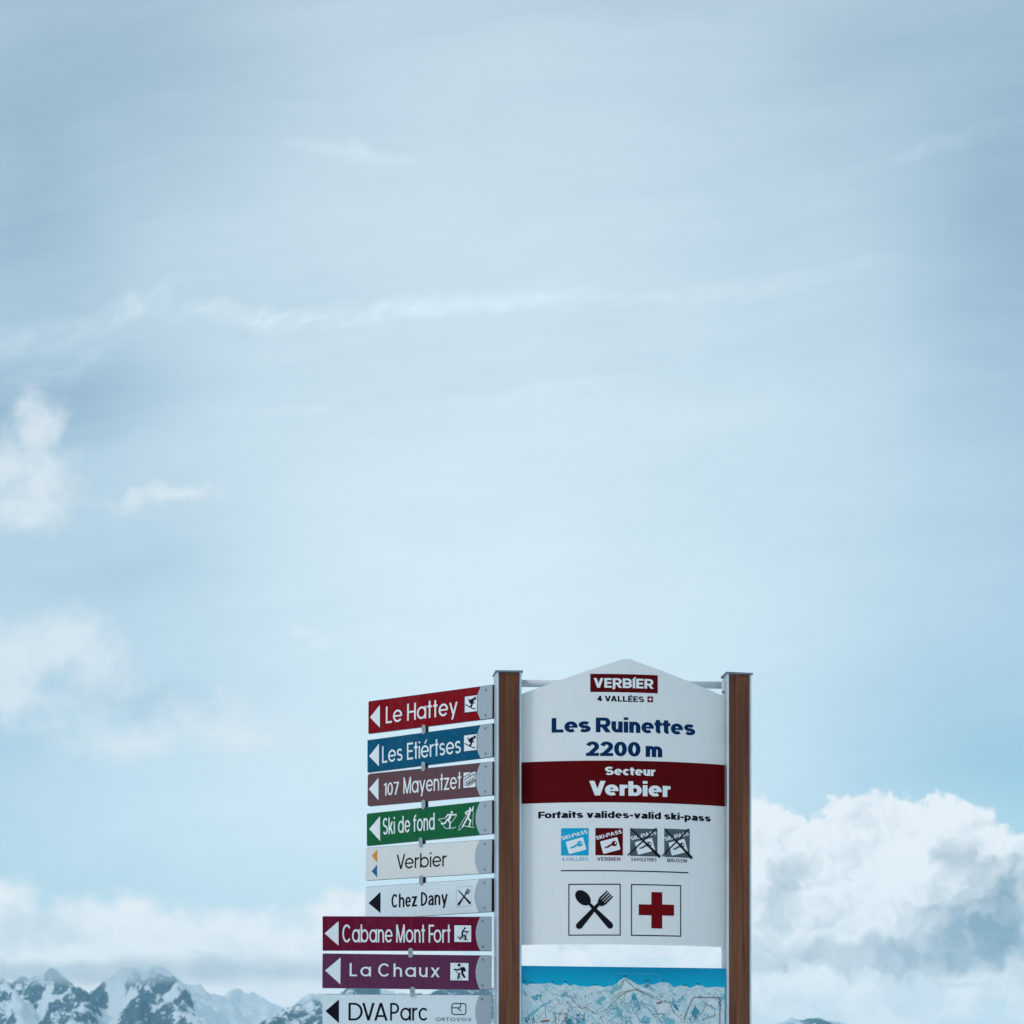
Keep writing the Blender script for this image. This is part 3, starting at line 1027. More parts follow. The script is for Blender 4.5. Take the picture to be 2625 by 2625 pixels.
def build_post(px_mid, row_top, tilt, label, rail=False):
    x, ztop = on_plane(px_mid, row_top, FRAME)
    root = empty('sign_post', mw=FRAME @ Matrix.Translation((x, 0, -0.3)))
    H = ztop + 0.3 - 0.006
    w, d, r = POST_W / 2, POST_D, 0.009
    wi = 0.051

    def corner(cx, cy, a0):
        return [(cx + r * math.cos(R(a0 + 22.5 * i)), cy + r * math.sin(R(a0 + 22.5 * i))) for i in range(5)]
    prof = corner(w - r, d - r, 0) + corner(-w + r, d - r, 90) + corner(-w + r, r, 180)
    prof += [(-wi - .0035, 0.0), (-wi - .002, 0.010), (wi + .002, 0.010), (wi + .0035, 0.0)]
    prof += corner(w - r, r, 270)
    bm = bmesh.new()
    add_prism(bm, prof, (0, H - 0.004))
    link_bm('aluminium_profile', bm, M['alu'], root)
    bm = bmesh.new()
    add_box(bm, -wi, wi, 0.0015, 0.0098, 0.0, H - 0.007, 0.0012)
    link_bm('wood_inlay', bm, M['wood'], root)
    bm = bmesh.new()
    add_box(bm, -w - .006, w + .006, -.009, d + .009, -.0045, .0045, 0.0016)
    cap = link_bm('post_cap', bm, M['alu_cap'], root)
    cap.location = (0, 0, H)
    cap.rotation_euler = (0, tilt, 0)
    if rail:
        bm = bmesh.new()
        add_box(bm, -w - 0.016, -w - 0.0005, 0.062, 0.070, 0.4, H - 0.03, 0.001)
        rl = link_bm('mounting_rail', bm, M['white_tube'], root)
        for row in (1737, 1774):
            _, z = on_plane(1854, row, FRAME, 0.06)
            bm = bmesh.new()
            bmesh.ops.create_cone(bm, segments=14, radius1=.0052, radius2=.0045, depth=.006, cap_ends=True,
                                  matrix=Matrix.Translation((-w - 0.0085, 0.0592, z + 0.3)) @ Matrix.Rotation(R(90), 4, 'X'))
            link_bm('bolt', bm, M['hole'], rl)
    tag(root, label, 'post', 'timber faced aluminium posts')
    return root


build_post(1305.2, TOP_L, R(-0.4), 'timber faced aluminium post carrying the stacked direction signs on its side')
build_post(1895.2, TOP_R, R(1.4), 'timber faced aluminium post with open sky and cloud on its outer side', rail=True)
XL = on_plane(1305.2, 1718, FRAME)[0]
XR = on_plane(1895.2, 1718, FRAME)[0]


def build_tube():
    xa, za = on_plane(1345, 1752, FRAME, 0.115)
    xb, zb = on_plane(1850, 1756.5, FRAME, 0.115)
    bm = bmesh.new()
    x0, x1 = XL + POST_W / 2 + .0006, XR - POST_W / 2 - .0006
    bmesh.ops.create_cone(bm, segments=28, radius1=.0185, radius2=.0185, depth=x1 - x0, cap_ends=True, matrix=Matrix.Rotation(R(90), 4, 'Y'))
    o = link_bm('cross_tube', bm, M['white_tube'], None)
    for p in o.data.polygons:
        p.use_smooth = len(p.vertices) == 4
    o.matrix_world = FRAME @ Matrix.Translation(((x0 + x1) / 2, 0.115, (za + zb) / 2)) @ Matrix.Rotation(-math.atan2(zb - za, xb - xa), 4, 'Y')
    tag(o, 'white round tube running between the two posts behind the gabled panel', 'tube')


build_tube()

# ------------------------------------------------------------------ bulging information panel
BX0, BX1 = XL + POST_W / 2 + .001, XR - POST_W / 2 - .001
BMID, BHALF, BULGE, BY = (BX0 + BX1) / 2, (BX1 - BX0) / 2, 0.118, 0.062
BR = (BHALF ** 2 + BULGE ** 2) / (2 * BULGE)


def bulge_y(x):
    return BY - (math.sqrt(max(0, BR ** 2 - (x - BMID) ** 2)) - (BR - BULGE))


def on_bulge(px, py):
    y = 0.0
    for _ in range(8):
        x, z = on_plane(px, py, FRAME, y)
        y = bulge_y(min(max(x, BX0), BX1))
    return x, z


SAG = 0.006    # the panel hangs a touch lower on the right


def build_panel():
    PW = FRAME @ Matrix.Translation((BMID, 0, 0))
    root = empty('information_panel', mw=PW)

    def place(x, z, lift):
        dx = x - BMID
        n = Vector((dx / BR, -math.sqrt(1 - (dx / BR) ** 2), 0))
        return Vector((dx, bulge_y(x), z)) + n * lift

    def U(u, v): return on_bulge(*r3(u, v))
    def W(u, v): return on_bulge(*r4(u, v))
    # sheet
    xs = [BX0 + (BX1 - BX0) * i / 64 for i in range(65)]
    sL, sR = U(264, 318), U(1656, 338)
    apex = U(980, 77)
    e0, e1 = U(930, 88), U(1032, 90)
    bl, br_ = W(262, 972), W(1656, 988)
    bm_ = W(950, 970)

    def top(x):
        if x <= e0[0]: return sL[1] + (e0[1] - sL[1]) * (x - sL[0]) / (e0[0] - sL[0])
        if x >= e1[0]: return sR[1] + (e1[1] - sR[1]) * (x - sR[0]) / (e1[0] - sR[0])
        t = (x - e0[0]) / (e1[0] - e0[0])
        base = e0[1] + (e1[1] - e0[1]) * t
        return base + (apex[1] - (e0[1] + e1[1]) / 2) * (1 - (2 * t - 1) ** 2)

    def bot(x): return bl[1] + (br_[1] - bl[1]) * (x - BX0) / (BX1 - BX0)
    xs = sorted(set(xs + [e0[0], e1[0]]))
    verts, faces = [], []
    n = len(xs)
    for lift in (0.0, -0.004):
        for x in xs: verts.append(place(x, bot(x), lift))
        for x in xs: verts.append(place(x, top(x), lift))
    o2 = 2 * n
    for i in range(n - 1):
        faces.append((i, i + 1, n + i + 1, n + i))
        faces.append((o2 + i + 1, o2 + i, o2 + n + i, o2 + n + i + 1))
        faces.append((i + 1, i, o2 + i, o2 + i + 1))
        faces.append((n + i, n + i + 1, o2 + n + i + 1, o2 + n + i))
    faces.append((0, n, o2 + n, o2)); faces.append((n - 1, o2 + n - 1, o2 + 2 * n - 1, 2 * n - 1))
    o = link_mesh('panel_sheet', verts, faces, M['white'], root)
    # red band (whole width)
    bt = [U(264, 790), U(950, 776), U(1657, 808)]
    bb = [U(264, 1075), U(950, 1063), U(1657, 1093)]

    def band_z(tr, x):
        z0 = tr[0][1] + (tr[2][1] - tr[0][1]) * (x - tr[0][0]) / (tr[2][0] - tr[0][0])
        return z0
    s = Sheet(place, .012)
    for x0, x1 in zip(xs, xs[1:]):
        s.poly([(x0, band_z(bb, x0)), (x1, band_z(bb, x1)), (x1, band_z(bt, x1)), (x0, band_z(bt, x0))], .0006)
    s.build('red_band', M['band'], root)

    L1, L2, L3 = .0006, .0012, .0018

    def mid_text(sh, body, style, reg, u0, u1, base_mid, cap_mid, lift, mi=0, drop=0.0):
        """baseline and cap rows read at the middle of the line"""
        um = (u0 + u1) / 2
        x0, x1 = reg(u0, base_mid)[0], reg(u1, base_mid)[0]
        y0, y1 = reg(um, base_mid)[1], reg(um, cap_mid)[1]
        xm = (x0 + x1) / 2
        sh.text(body, style, x0, x1, y0, y1, lift, mi, xf=lambda X, Y: (X, Y - SAG * (X - xm)))

    def quad(sh, reg, u0, v0, u1, v1, lift, mi=0, nseg=6):
        um, vm = (u0 + u1) / 2, (v0 + v1) / 2
        x0, x1 = reg(u0, vm)[0], reg(u1, vm)[0]
        z1, z0 = reg(um, v0)[1], reg(um, v1)[1]
        for i in range(nseg):
            a, b = x0 + (x1 - x0) * i / nseg, x0 + (x1 - x0) * (i + 1) / nseg
            sa, sb = -SAG * (a - (x0 + x1) / 2), -SAG * (b - (x0 + x1) / 2)
            sh.poly([(a, z0 + sa), (b, z0 + sb), (b, z1 + sb), (a, z1 + sa)], lift, mi)
        return x0, x1, z0, z1

    # resort logo
    s = Sheet(place, .012)
    quad(s, U, 733, 183, 1197, 308, L1)
    lg = s.build('logo_plate', M['band'], root)
    s = Sheet(place, .012)
    mid_text(s, 'VERBIER', MG, U, 757, 1166, 278, 212, L2)
    # the cut tail of the first R and the raised tip of the I
    for u, v, pts in ((902, 278, ((-14, 2), (3, 2), (3, -4), (-14, -13))), (1038, 212, ((-8, 0), (8, 0), (8, 9), (-8, 3)))):
        ox, oz = U(u, v)
        k = .372671 / 500 * 1.02
        s.poly([(ox + p[0] * k, oz + p[1] * k) for p in pts], L2 + .0004)
    s.build('lettering', M['letter'], lg)
    s = Sheet(place, .012)
    mid_text(s, '4 VALLÉES', MG, U, 780, 1103, 372, 333, L1)
    s.build('lettering', M['ink'], root)
    s = Sheet(place, .012)
    x0, x1, z0, z1 = quad(s, U, 1126, 336, 1164, 376, L1, 0, 2)
    fl = s.build('flag_emblem', M['cross'], root)
    s = Sheet(place, .012)
    cx, cz, q = (x0 + x1) / 2, (z0 + z1) / 2, (x1 - x0)
    s.polys(rect(cx - q * .09, cz - q * .3, cx + q * .09, cz + q * .3), L2)
    s.polys(rect(cx - q * .3, cz - q * .09, cx + q * .3, cz + q * .09), L2 + .0001)
    s.build('cross', M['letter'], fl)
    # place name, altitude
    s = Sheet(place, .012)
    mid_text(s, 'Les Ruinettes', HV, U, 467, 1454, 585, 484, L1)
    s.build('lettering', M['navy'], root)
    s = Sheet(place, .012)
    mid_text(s, '2200 m', HV, U, 703, 1228, 748, 648, L1)
    s.build('lettering', M['navy'], root)
    s = Sheet(place, .012)
    mid_text(s, 'Secteur', HV, U, 834, 1180, 879, 822, L2)
    s.build('lettering', M['letter'], root)
    s = Sheet(place, .012)
    mid_text(s, 'Verbier', HV, U, 726, 1284, 1020, 920, L2)
    s.build('lettering', M['letter'], root)
    s = Sheet(place, .012)
    mid_text(s, 'Forfaits valides-valid ski-pass', dict(HV, gap=.075, space=.42), W, 375, 1561, 101, 54, L1)
    s.build('lettering', M['ink'], root)
    # ski pass tiles
    tiles = [(532, 722, 169, 357, 'cyan', '4 VALLÉES', 537, 719, 392, 371, 'lblue', 'cyan', False),
             (768, 957, 168, 356, 'band', 'VERBIER', 780, 941, 392, 370, 'band', 'band', False),
             (1007, 1195, 172, 362, 'dgrey', 'SAVOLEYRES', 1014, 1189, 395, 374, 'ink', 'dgrey', True),
             (1242, 1417, 175, 370, 'dgrey', 'BRUSON', 1262, 1397, 403, 380, 'ink', 'dgrey', True)]
    for (u0, u1, v0, v1, mm, cap, c0, c1, cb, ct, cm, km, crossed) in tiles:
        s = Sheet(place, .012)
        x0, x1, z0, z1 = quad(s, W, u0, v0, u1, v1, L1, 0, 4)
        tl = s.build('pass_tile', M[mm], root)
        w, h = x1 - x0, z1 - z0
        s = Sheet(place, .012)
        A = R(15)

        def tp(a, b): return (x0 + a * w, z0 + b * h)
        s.text('SKI-PASS', dict(MG, wide=1.2), *[tp(.04, 0)[0], tp(1.0, 0)[0]], tp(0, .56)[1], tp(0, .70)[1], L2, 0, rot=A)
        # card, tilted
        cx, cz = tp(.54, .36)
        cw2, ch2, rr = w * .325, h * .235, w * .035

        def ro(a, b, cx=cx, cz=cz): return (cx + a * math.cos(A) - b * math.sin(A), cz + a * math.sin(A) + b * math.cos(A))
        pts = []
        for sx_, sy_, a0 in ((1, 1, 0), (-1, 1, 90), (-1, -1, 180), (1, -1, 270)):
            for i in range(4):
                pts.append(ro(sx_ * (cw2 - rr) + rr * math.cos(R(a0 + 30 * i)), sy_ * (ch2 - rr) + rr * math.sin(R(a0 + 30 * i))))
        s.poly(pts, L2)
        s.build('card_symbol', M['letter'], tl)
        s = Sheet(place, .012)
        kx, kz = ro(w * .16, h * .03)
        s.disc(kx, kz, w * .10, h * .10, L3)
        s.poly([ro(-w * .22, -h * .035), ro(w * .10, -h * .02), ro(w * .10, h * .06), ro(-w * .05, h * .03)], L3 + .0001)
        s.poly([ro(-w * .23, -h * .05), ro(-w * .05, -h * .055), ro(-w * .02, h * .0), ro(-w * .2, h * .0)], L3 + .0002)
        s.build('key_symbol', M[km], tl)
        s = Sheet(place, .012)
        s.disc(*ro(w * .205, h * .035), w * .03, h * .035, L3 + .0004, n=10)
        s.build('key_hole', M['letter'], tl)
        if crossed:
            s = Sheet(place, .012)
            for (a, b) in (((0.0, 1.0), (1.09, -.02)), ((.96, 1.02), (-.09, .02))):
                p, q = tp(*a), tp(*b)
                dx, dz = q[0] - p[0], q[1] - p[1]
                l = math.hypot(dx, dz); nx, nz = -dz / l, dx / l
                t0, t1 = (.014, .034) if a[0] == 0 else (.020, .015)
                N = 6
                for i in range(N):
                    f0, f1 = i / N, (i + 1) / N
                    w0, w1 = (t0 + (t1 - t0) * f0) * w * 1.5, (t0 + (t1 - t0) * f1) * w * 1.5
                    s.poly([(p[0] + dx * f0 - nx * w0, p[1] + dz * f0 - nz * w0), (p[0] + dx * f1 - nx * w1, p[1] + dz * f1 - nz * w1),
                            (p[0] + dx * f1 + nx * w1, p[1] + dz * f1 + nz * w1), (p[0] + dx * f0 + nx * w0, p[1] + dz * f0 + nz * w0)], .0026 + (.0002 if a[0] else 0))
            s.build('taped_cross', M['ink'], root)
        s = Sheet(place, .012)
        mid_text(s, cap, dict(MG, a=.088, b=.075, gap=.14), W, c0, c1, cb + 1, ct - 1, L1)
        s.build('lettering', M[cm], root)
    # rule
    s = Sheet(place, .012)
    xa, xb = W(530, 467)[0], W(1408, 475)[0]
    zl = W(960, 463)[1]
    N = 30
    for i in range(N):
        a, b = xa + (xb - xa) * i / N, xa + (xb - xa) * (i + 1) / N
        sa, sb = -SAG * (a - BMID), -SAG * (b - BMID)
        s.poly([(a, zl + sa - .0030), (b, zl + sb - .0030), (b, zl + sb + .0030), (a, zl + sa + .0030)], L1)
    s.build('ruled_line', M['ink'], root)

    # service symbols
    def frame(u0, v0, u1, v1):
        sh = Sheet(place, .012)
        um, vm = (u0 + u1) / 2, (v0 + v1) / 2
        x0, x1 = W(u0, vm)[0], W(u1, vm)[0]
        z1, z0 = W(um, v0)[1], W(um, v1)[1]
        t = .0056
        N = 8
        for i in range(N):
            a, b = x0 + (x1 - x0) * i / N, x0 + (x1 - x0) * (i + 1) / N
            sh.polys(rect(a, z0, b, z0 + t), L1); sh.polys(rect(a, z1 - t, b, z1), L1)
        sh.polys(rect(x0, z0 + t, x0 + t, z1 - t), L1); sh.polys(rect(x1 - t, z0 + t, x1, z1 - t), L1)
        return sh.build('symbol_frame', M['ink'], root), (x0, x1, z0, z1)
    fr, (x0, x1, z0, z1) = frame(582, 551, 942, 908)
    w, h = x1 - x0, z1 - z0
    P = lambda u, v: (x0 + (u - 582) / 360 * w, z1 - (v - 551) / 357 * h)
    s = Sheet(place, .012)
    # spoon: bowl + handle
    bc = P(682, 648)
    la, sa_, ca = .175 * w, .118 * w, R(-45)
    s.poly([(bc[0] + math.cos(t) * la * math.cos(ca) - math.sin(t) * sa_ * math.sin(ca),
             bc[1] + math.cos(t) * la * math.sin(ca) + math.sin(t) * sa_ * math.cos(ca)) for t in [2 * math.pi * i / 30 for i in range(30)]], L1 + .0003)
    s.poly([P(714, 690), P(728, 678), P(884, 822), P(852, 854)], L1 + .0004)
    s.disc(*P(868, 839), .060 * w, .060 * w, L1 + .0005)
    s.build('spoon_symbol', M['ink'], fr)
    s = Sheet(place, .012)
    s.poly([P(638, 826), P(792, 672), P(806, 686), P(672, 858)], L1 + .0006)
    s.disc(*P(655, 841), .060 * w, .060 * w, L1 + .0007)
    s.poly([P(782, 672), P(794, 648), P(838, 692), P(818, 706), P(796, 704)], L1 + .0008)
    for k in range(4):
        a0, b0 = 796 + k * 12.4, 650 + k * 12.4
        a1, b1 = 850 + k * 12.2, 600 + k * 12
        s.poly([P(a0 - 5, b0 - 1), P(a1 - 4, b1 - 2), P(a1 + 3, b1 + 5), P(a0 + 4, b0 + 8)], L1 + .0009)
    s.build('fork_symbol', M['ink'], fr)
    fr, (x0, x1, z0, z1) = frame(1013, 556, 1358, 912)
    s = Sheet(place, .012)
    quad(s, W, 1153, 609, 1228, 859, L1, 0, 3)
    quad(s, W, 1066, 693, 1153, 768, L1, 0, 3)
    quad(s, W, 1228, 695, 1309, 771, L1, 0, 3)
    s.build('red_cross', M['cross'], fr)
    tag(root, 'tall white bulging information panel with gabled top and dark red band between the posts', 'information panel')


build_panel()


# ------------------------------------------------------------------ piste map
def build_map():
    X0, Z0 = on_plane(*r4(252, 1115), FRAME, 0.03)
    X1, Z1 = on_plane(*r4(1658, 1133), FRAME, 0.03)
    X0, X1 = BX0 + .001, BX1 - .001
    ang = math.atan2(Z1 - Z0, X1 - X0)
    MW = FRAME @ Matrix.Translation((X0, 0.03, Z0)) @ Matrix.Rotation(-ang, 4, 'Y')
    root = empty('piste_map', mw=MW)
    Wd = (X1 - X0) / math.cos(ang)
    Ht = 0.78
    bm = bmesh.new()
    add_box(bm, 0, Wd, 0, .006, -Ht, 0, .0015)
    m = bpy.data.materials.new('printed blue sky')
    m.use_nodes = True
    g = NT(m.node_tree)
    b = g.n['Principled BSDF']
    tc = g.node('ShaderNodeTexCoord').outputs['Object']
    sx = g.node('ShaderNodeSeparateXYZ'); g.l.new(tc, sx.inputs[0])
    g.l.new(g.mix(g.ramp(sx.outputs[2], -.11, -.01, smooth=False), (0.003, 0.40, 0.60), (0.002, 0.275, 0.49)), b.inputs['Base Color'])
    b.inputs['Roughness'].default_value = 0.45
    b.inputs['Specular IOR Level'].default_value = 0.12
    link_bm('map_board', bm, m, root)

    def place(x, z, lift): return Vector((x, -lift, z))
    def Q(px, py): return on_plane(px, py, MW, 0.0)
    def c5(u, v): return Q(1325 + u * .142340, 2460 + v * .142340)
    def c6(u, v): return Q(1590 + u * .142340, 2460 + v * .142340)
    def q4(u, v): return Q(*r4(u, v))
    rnd = random.Random(4)

    def print_mat(name, c0, c1, c2, ang_):
        m = bpy.data.materials.new(name)
        m.use_nodes = True
        g = NT(m.node_tree)
        b = g.n['Principled BSDF']
        tc = g.node('ShaderNodeTexCoord').outputs['Object']
        n1 = g.noise(g.mapping(tc, (0, 0, 0), (0, R(ang_), 0), (.11, .05, .022)), 1.0, 6, 0.65, 0.8)
        n2 = g.noise(g.mapping(tc, (1, 0, 2), (0, R(-ang_ * .8), 0), (.03, .03, .010)), 1.0, 5, 0.6, 0.4)
        n3 = g.noise(tc, 7.0, 3, 0.5)
        c = g.mix(g.ramp(n1, .42, .66), c0, c1)
        v = g.math('ADD', g.math('MULTIPLY', n2, .75), g.math('MULTIPLY', n3, .45))
        c = g.mix(g.math('MULTIPLY', g.ramp(v, .60, .74), .8), c, c2)
        g.l.new(c, b.inputs['Base Color'])
        b.inputs['Roughness'].default_value = 0.45
        b.inputs['Specular IOR Level'].default_value = 0.12
        return m
    far_m = print_mat('printed far snow', (.63, .71, .73), (.42, .61, .67), (.27, .50, .58), 35)
    near_m = print_mat('printed near snow', (.64, .72, .75), (.40, .60, .66), (.16, .40, .49), 52)
    # far range
    sky = [c5(*p) for p in ((60, 415), (120, 440), (180, 458), (260, 428), (380, 440), (480, 432), (590, 415), (700, 458), (800, 462), (870, 425), (950, 470), (1045, 448), (1150, 482), (1300, 488), (1430, 462), (1560, 492), (1700, 470))]
    sky += [c6(*p) for p in ((-20, 470), (300, 452), (430, 455), (590, 450), (700, 415), (820, 400), (900, 440), (970, 500), (1070, 460), (1200, 480), (1250, 512), (1370, 455), (1470, 465), (1530, 505), (1620, 500), (1760, 490), (1880, 500))]
    def fill(sh, top, lift, zb=-Ht + .004):
        fine = []
        for p, q in zip(top, top[1:]):
            n = max(1, int(abs(q[0] - p[0]) / .006))
            for i in range(n):
                t = i / n
                j = rnd.uniform(-.0015, .0015) if i else 0
                fine.append((p[0] + (q[0] - p[0]) * t, p[1] + (q[1] - p[1]) * t + j))
        fine.append(top[-1])
        for p, q in zip(fine, fine[1:]):
            if q[0] > p[0]:
                sh.poly([(p[0], zb), (q[0], zb), q, p], lift)
    sky = [(max(.003, min(Wd - .003, x)), z) for x, z in sky]
    s = Sheet(place); fill(s, sky, .0005); far = s.build('printed_range', far_m, root)
    # nearer summits
    peaks = [
        ([c5(60, 1010), c5(250, 900), c5(560, 720), c5(760, 620), c5(875, 540), c5(960, 650), c5(1150, 800), c5(1420, 960), c5(1700, 1100)], .0008),
        ([c5(1220, 690), c5(1450, 600), c5(1700, 490), c5(1820, 410), c6(-10, 370), c6(88, 318), c6(160, 360), c6(260, 420), c6(420, 520), c6(640, 640), c6(900, 760), c6(1000, 900), c6(1100, 1080)], .0011),
        ([c6(380, 480), c6(440, 440), c6(490, 415), c6(560, 470), c6(640, 560), c6(760, 660)], .0009),
        ([c5(1500, 1010), c6(-60, 820), c6(60, 760), c6(250, 600), c6(330, 760), c6(520, 900), c6(700, 1040), c6(900, 1150)], .0014),
        ([c6(880, 900), c6(960, 770), c6(1100, 650), c6(1250, 590), c6(1330, 560), c6(1500, 700), c6(1880, 640)], .0007),
    ]
    for k, (top, lift) in enumerate(peaks):
        top = [(max(.003, min(Wd - .003, x)), z) for x, z in top]
        s = Sheet(place); fill(s, top, lift)
        s.build('printed_summit', near_m if k != 4 else far_m, root)
    # shaded facets below the ridges
    fm = [mat('map facet teal', (.20, .45, .54), .5), mat('map facet deep', (.07, .28, .37), .5), mat('map facet grey', (.28, .40, .45), .5), mat('map facet snow', (.66, .72, .74), .5)]
    facets = [
        (2, c6, (88, 320), (10, 440), (-90, 560), (20, 520)), (2, c6, (90, 330), (60, 420), (30, 450), (20, 400)), (1, c6, (490, 420), (400, 480), (500, 510), (520, 470)),
        (2, c6, (495, 420), (560, 500), (640, 570), (540, 540)), (1, c6, (245, 600), (200, 690), (250, 750), (300, 720)), (0, c6, (245, 590), (310, 700), (330, 790), (290, 740)),
        (0, c5, (1820, 420), (1700, 520), (1740, 600), (1800, 560)), (0, c5, (1700, 500), (1500, 600), (1400, 620), (1560, 560)), (0, c5, (1560, 640), (1400, 780), (1460, 800), (1600, 700)),
        (0, c5, (875, 550), (770, 650), (860, 680), (930, 640)), (0, c5, (700, 690), (420, 830), (330, 900), (560, 790)), (0, c5, (400, 860), (200, 1000), (120, 1120), (300, 1000)),
        (3, c5, (900, 760), (800, 930), (900, 950), (960, 850)), (3, c5, (700, 1000), (700, 1150), (860, 1150), (860, 990)), (3, c5, (1000, 720), (1130, 850), (1010, 850), (960, 800)),
        (3, c6, (100, 380), (60, 480), (200, 560), (230, 500)), (3, c6, (300, 480), (420, 560), (560, 620), (500, 540)), (3, c6, (660, 860), (660, 960), (840, 960), (880, 820)),
        (1, c6, (930, 770), (960, 860), (1060, 940), (1020, 830)), (0, c6, (1130, 640), (1000, 760), (1050, 800), (1180, 700)), (0, c6, (1880, 620), (1740, 700), (1800, 760), (1880, 700)),
        (1, c6, (1340, 820), (1270, 960), (1340, 1040), (1430, 940)), (3, c6, (1560, 720), (1500, 760), (1740, 880), (1760, 730)), (3, c6, (1240, 1040), (1200, 1140), (1300, 1150), (1310, 1060)),
        (1, c5, (920, 1060), (880, 1159), (1010, 1159), (990, 1070)), (0, c5, (1120, 1040), (1080, 1159), (1240, 1159), (1210, 1060)), (0, c6, (-60, 860), (-100, 1000), (40, 1060), (30, 920)),
        (0, c6, (420, 1000), (330, 1140), (520, 1159), (560, 1050)), (0, c6, (760, 1040), (800, 1159), (1000, 1159), (960, 1060)),
    ]
    for k, (mi, cf, *pp) in enumerate(facets):
        s = Sheet(place)
        P4 = [cf(*p) for p in pp]
        ring = []
        for p, q in zip(P4, P4[1:] + P4[:1]):
            for t in (0, .33, .66):
                ring.append((min(Wd - .004, max(.004, p[0] + (q[0] - p[0]) * t + (rnd.uniform(-.003, .003) if t else 0))), p[1] + (q[1] - p[1]) * t + (rnd.uniform(-.003, .003) if t else 0)))
        cxm, czm = sum(p[0] for p in ring) / len(ring), sum(p[1] for p in ring) / len(ring)
        for p, q in zip(ring, ring[1:] + ring[:1]):
            s.poly([(cxm, czm), p, q], .00155 + k * 6e-6)
        s.build('printed_facet', fm[mi], root)
    # pen hatching down the slopes, in four inks
    inks = [mat('map ink teal', (.03, .24, .33), .5), mat('map ink slate', (.05, .11, .15), .5), mat('map ink pale', (.60, .70, .73), .5), mat('map ink blue', (.03, .34, .48), .5)]
    s = Sheet(place)
    zt = c5(0, 470)[1]
    for i in range(760):
        x = rnd.uniform(.01, Wd - .01)
        z = rnd.uniform(-.42, zt - .015)
        d = rnd.gauss(-58 if rnd.random() < .55 else -122, 16)
        l = abs(rnd.gauss(.016, .010)) + .004
        w = rnd.uniform(.0006, .0019)
        mi = rnd.choices((0, 1, 2, 3), (.26, .08, .50, .16))[0]
        dx, dz = math.cos(R(d)) * l, math.sin(R(d)) * l
        nx, nz = -dz / l * w, dx / l * w
        pts = [(x - nx * .3, z - nz * .3), (x + dx * .4 - nx, z + dz * .4 - nz), (x + dx, z + dz), (x + dx * .4 + nx, z + dz * .4 + nz)]
        if all(.004 < p[0] < Wd - .004 for p in pts):
            s.poly(pts, .0018 + i * 2.0e-7, mi)
    # dark cliffs
    for (cu, cv, n_, sp) in ((930, 1080, 46, 90), (1130, 1060, 34, 70), (240, 1090, 26, 50), (320, 670, 26, 45)):
        for i in range(n_):
            x, z = c5(cu + rnd.gauss(0, sp), cv + rnd.gauss(0, 55 if cv > 700 else 22))
            l = rnd.uniform(.008, .022); w = rnd.uniform(.001, .0028)
            d = rnd.gauss(-100 if cv > 700 else 10, 20)
            dx, dz = math.cos(R(d)) * l, math.sin(R(d)) * l
            nx, nz = -dz / l * w, dx / l * w
            s.poly([(x, z), (x + dx * .5 - nx, z + dz * .5 - nz), (x + dx, z + dz), (x + dx * .5 + nx, z + dz * .5 + nz)], .0023 + i * 4e-7, rnd.choice((0, 1, 3)) if cv > 700 else 3)
    for (cu, cv) in ((240, 680), (950, 820), (1350, 950), (1280, 1000), (130, 1080), (300, 880), (1800, 760)):
        for i in range(16):
            x, z = c6(cu + rnd.gauss(0, 50), cv + rnd.gauss(0, 60))
            if not (.01 < x < Wd - .02): continue
            l = rnd.uniform(.008, .022); w = rnd.uniform(.001, .0026)
            d = rnd.gauss(-75, 18)
            dx, dz = math.cos(R(d)) * l, math.sin(R(d)) * l
            nx, nz = -dz / l * w, dx / l * w
            if x + dx > Wd - .004: continue
            s.poly([(x, z), (x + dx * .5 - nx, z + dz * .5 - nz), (x + dx, z + dz), (x + dx * .5 + nx, z + dz * .5 + nz)], .0024 + i * 4e-7, rnd.choice((0, 3)))
    s.build('slope_shading', inks, root)
    # lifts and runs
    lines = [mat('map line brown', (.20, .075, .075), .5), mat('map line slate', (.055, .06, .085), .5), mat('map line ochre', (.33, .27, .10), .5), mat('map line pale', (.25, .52, .62), .5)]
    def one_line(pts, w, lift, mi, name='ski_run'):
        s = Sheet(place)
        s.line(pts, w, lift)
        s.build(name, lines[mi], root)
    def wig(pts, n=6, j=.0016):
        out = []
        for p, q in zip(pts, pts[1:]):
            for i in range(n):
                t = i / n
                out.append((p[0] + (q[0] - p[0]) * t + rnd.uniform(-j, j), p[1] + (q[1] - p[1]) * t + rnd.uniform(-j, j)))
        out.append(pts[-1])
        return out
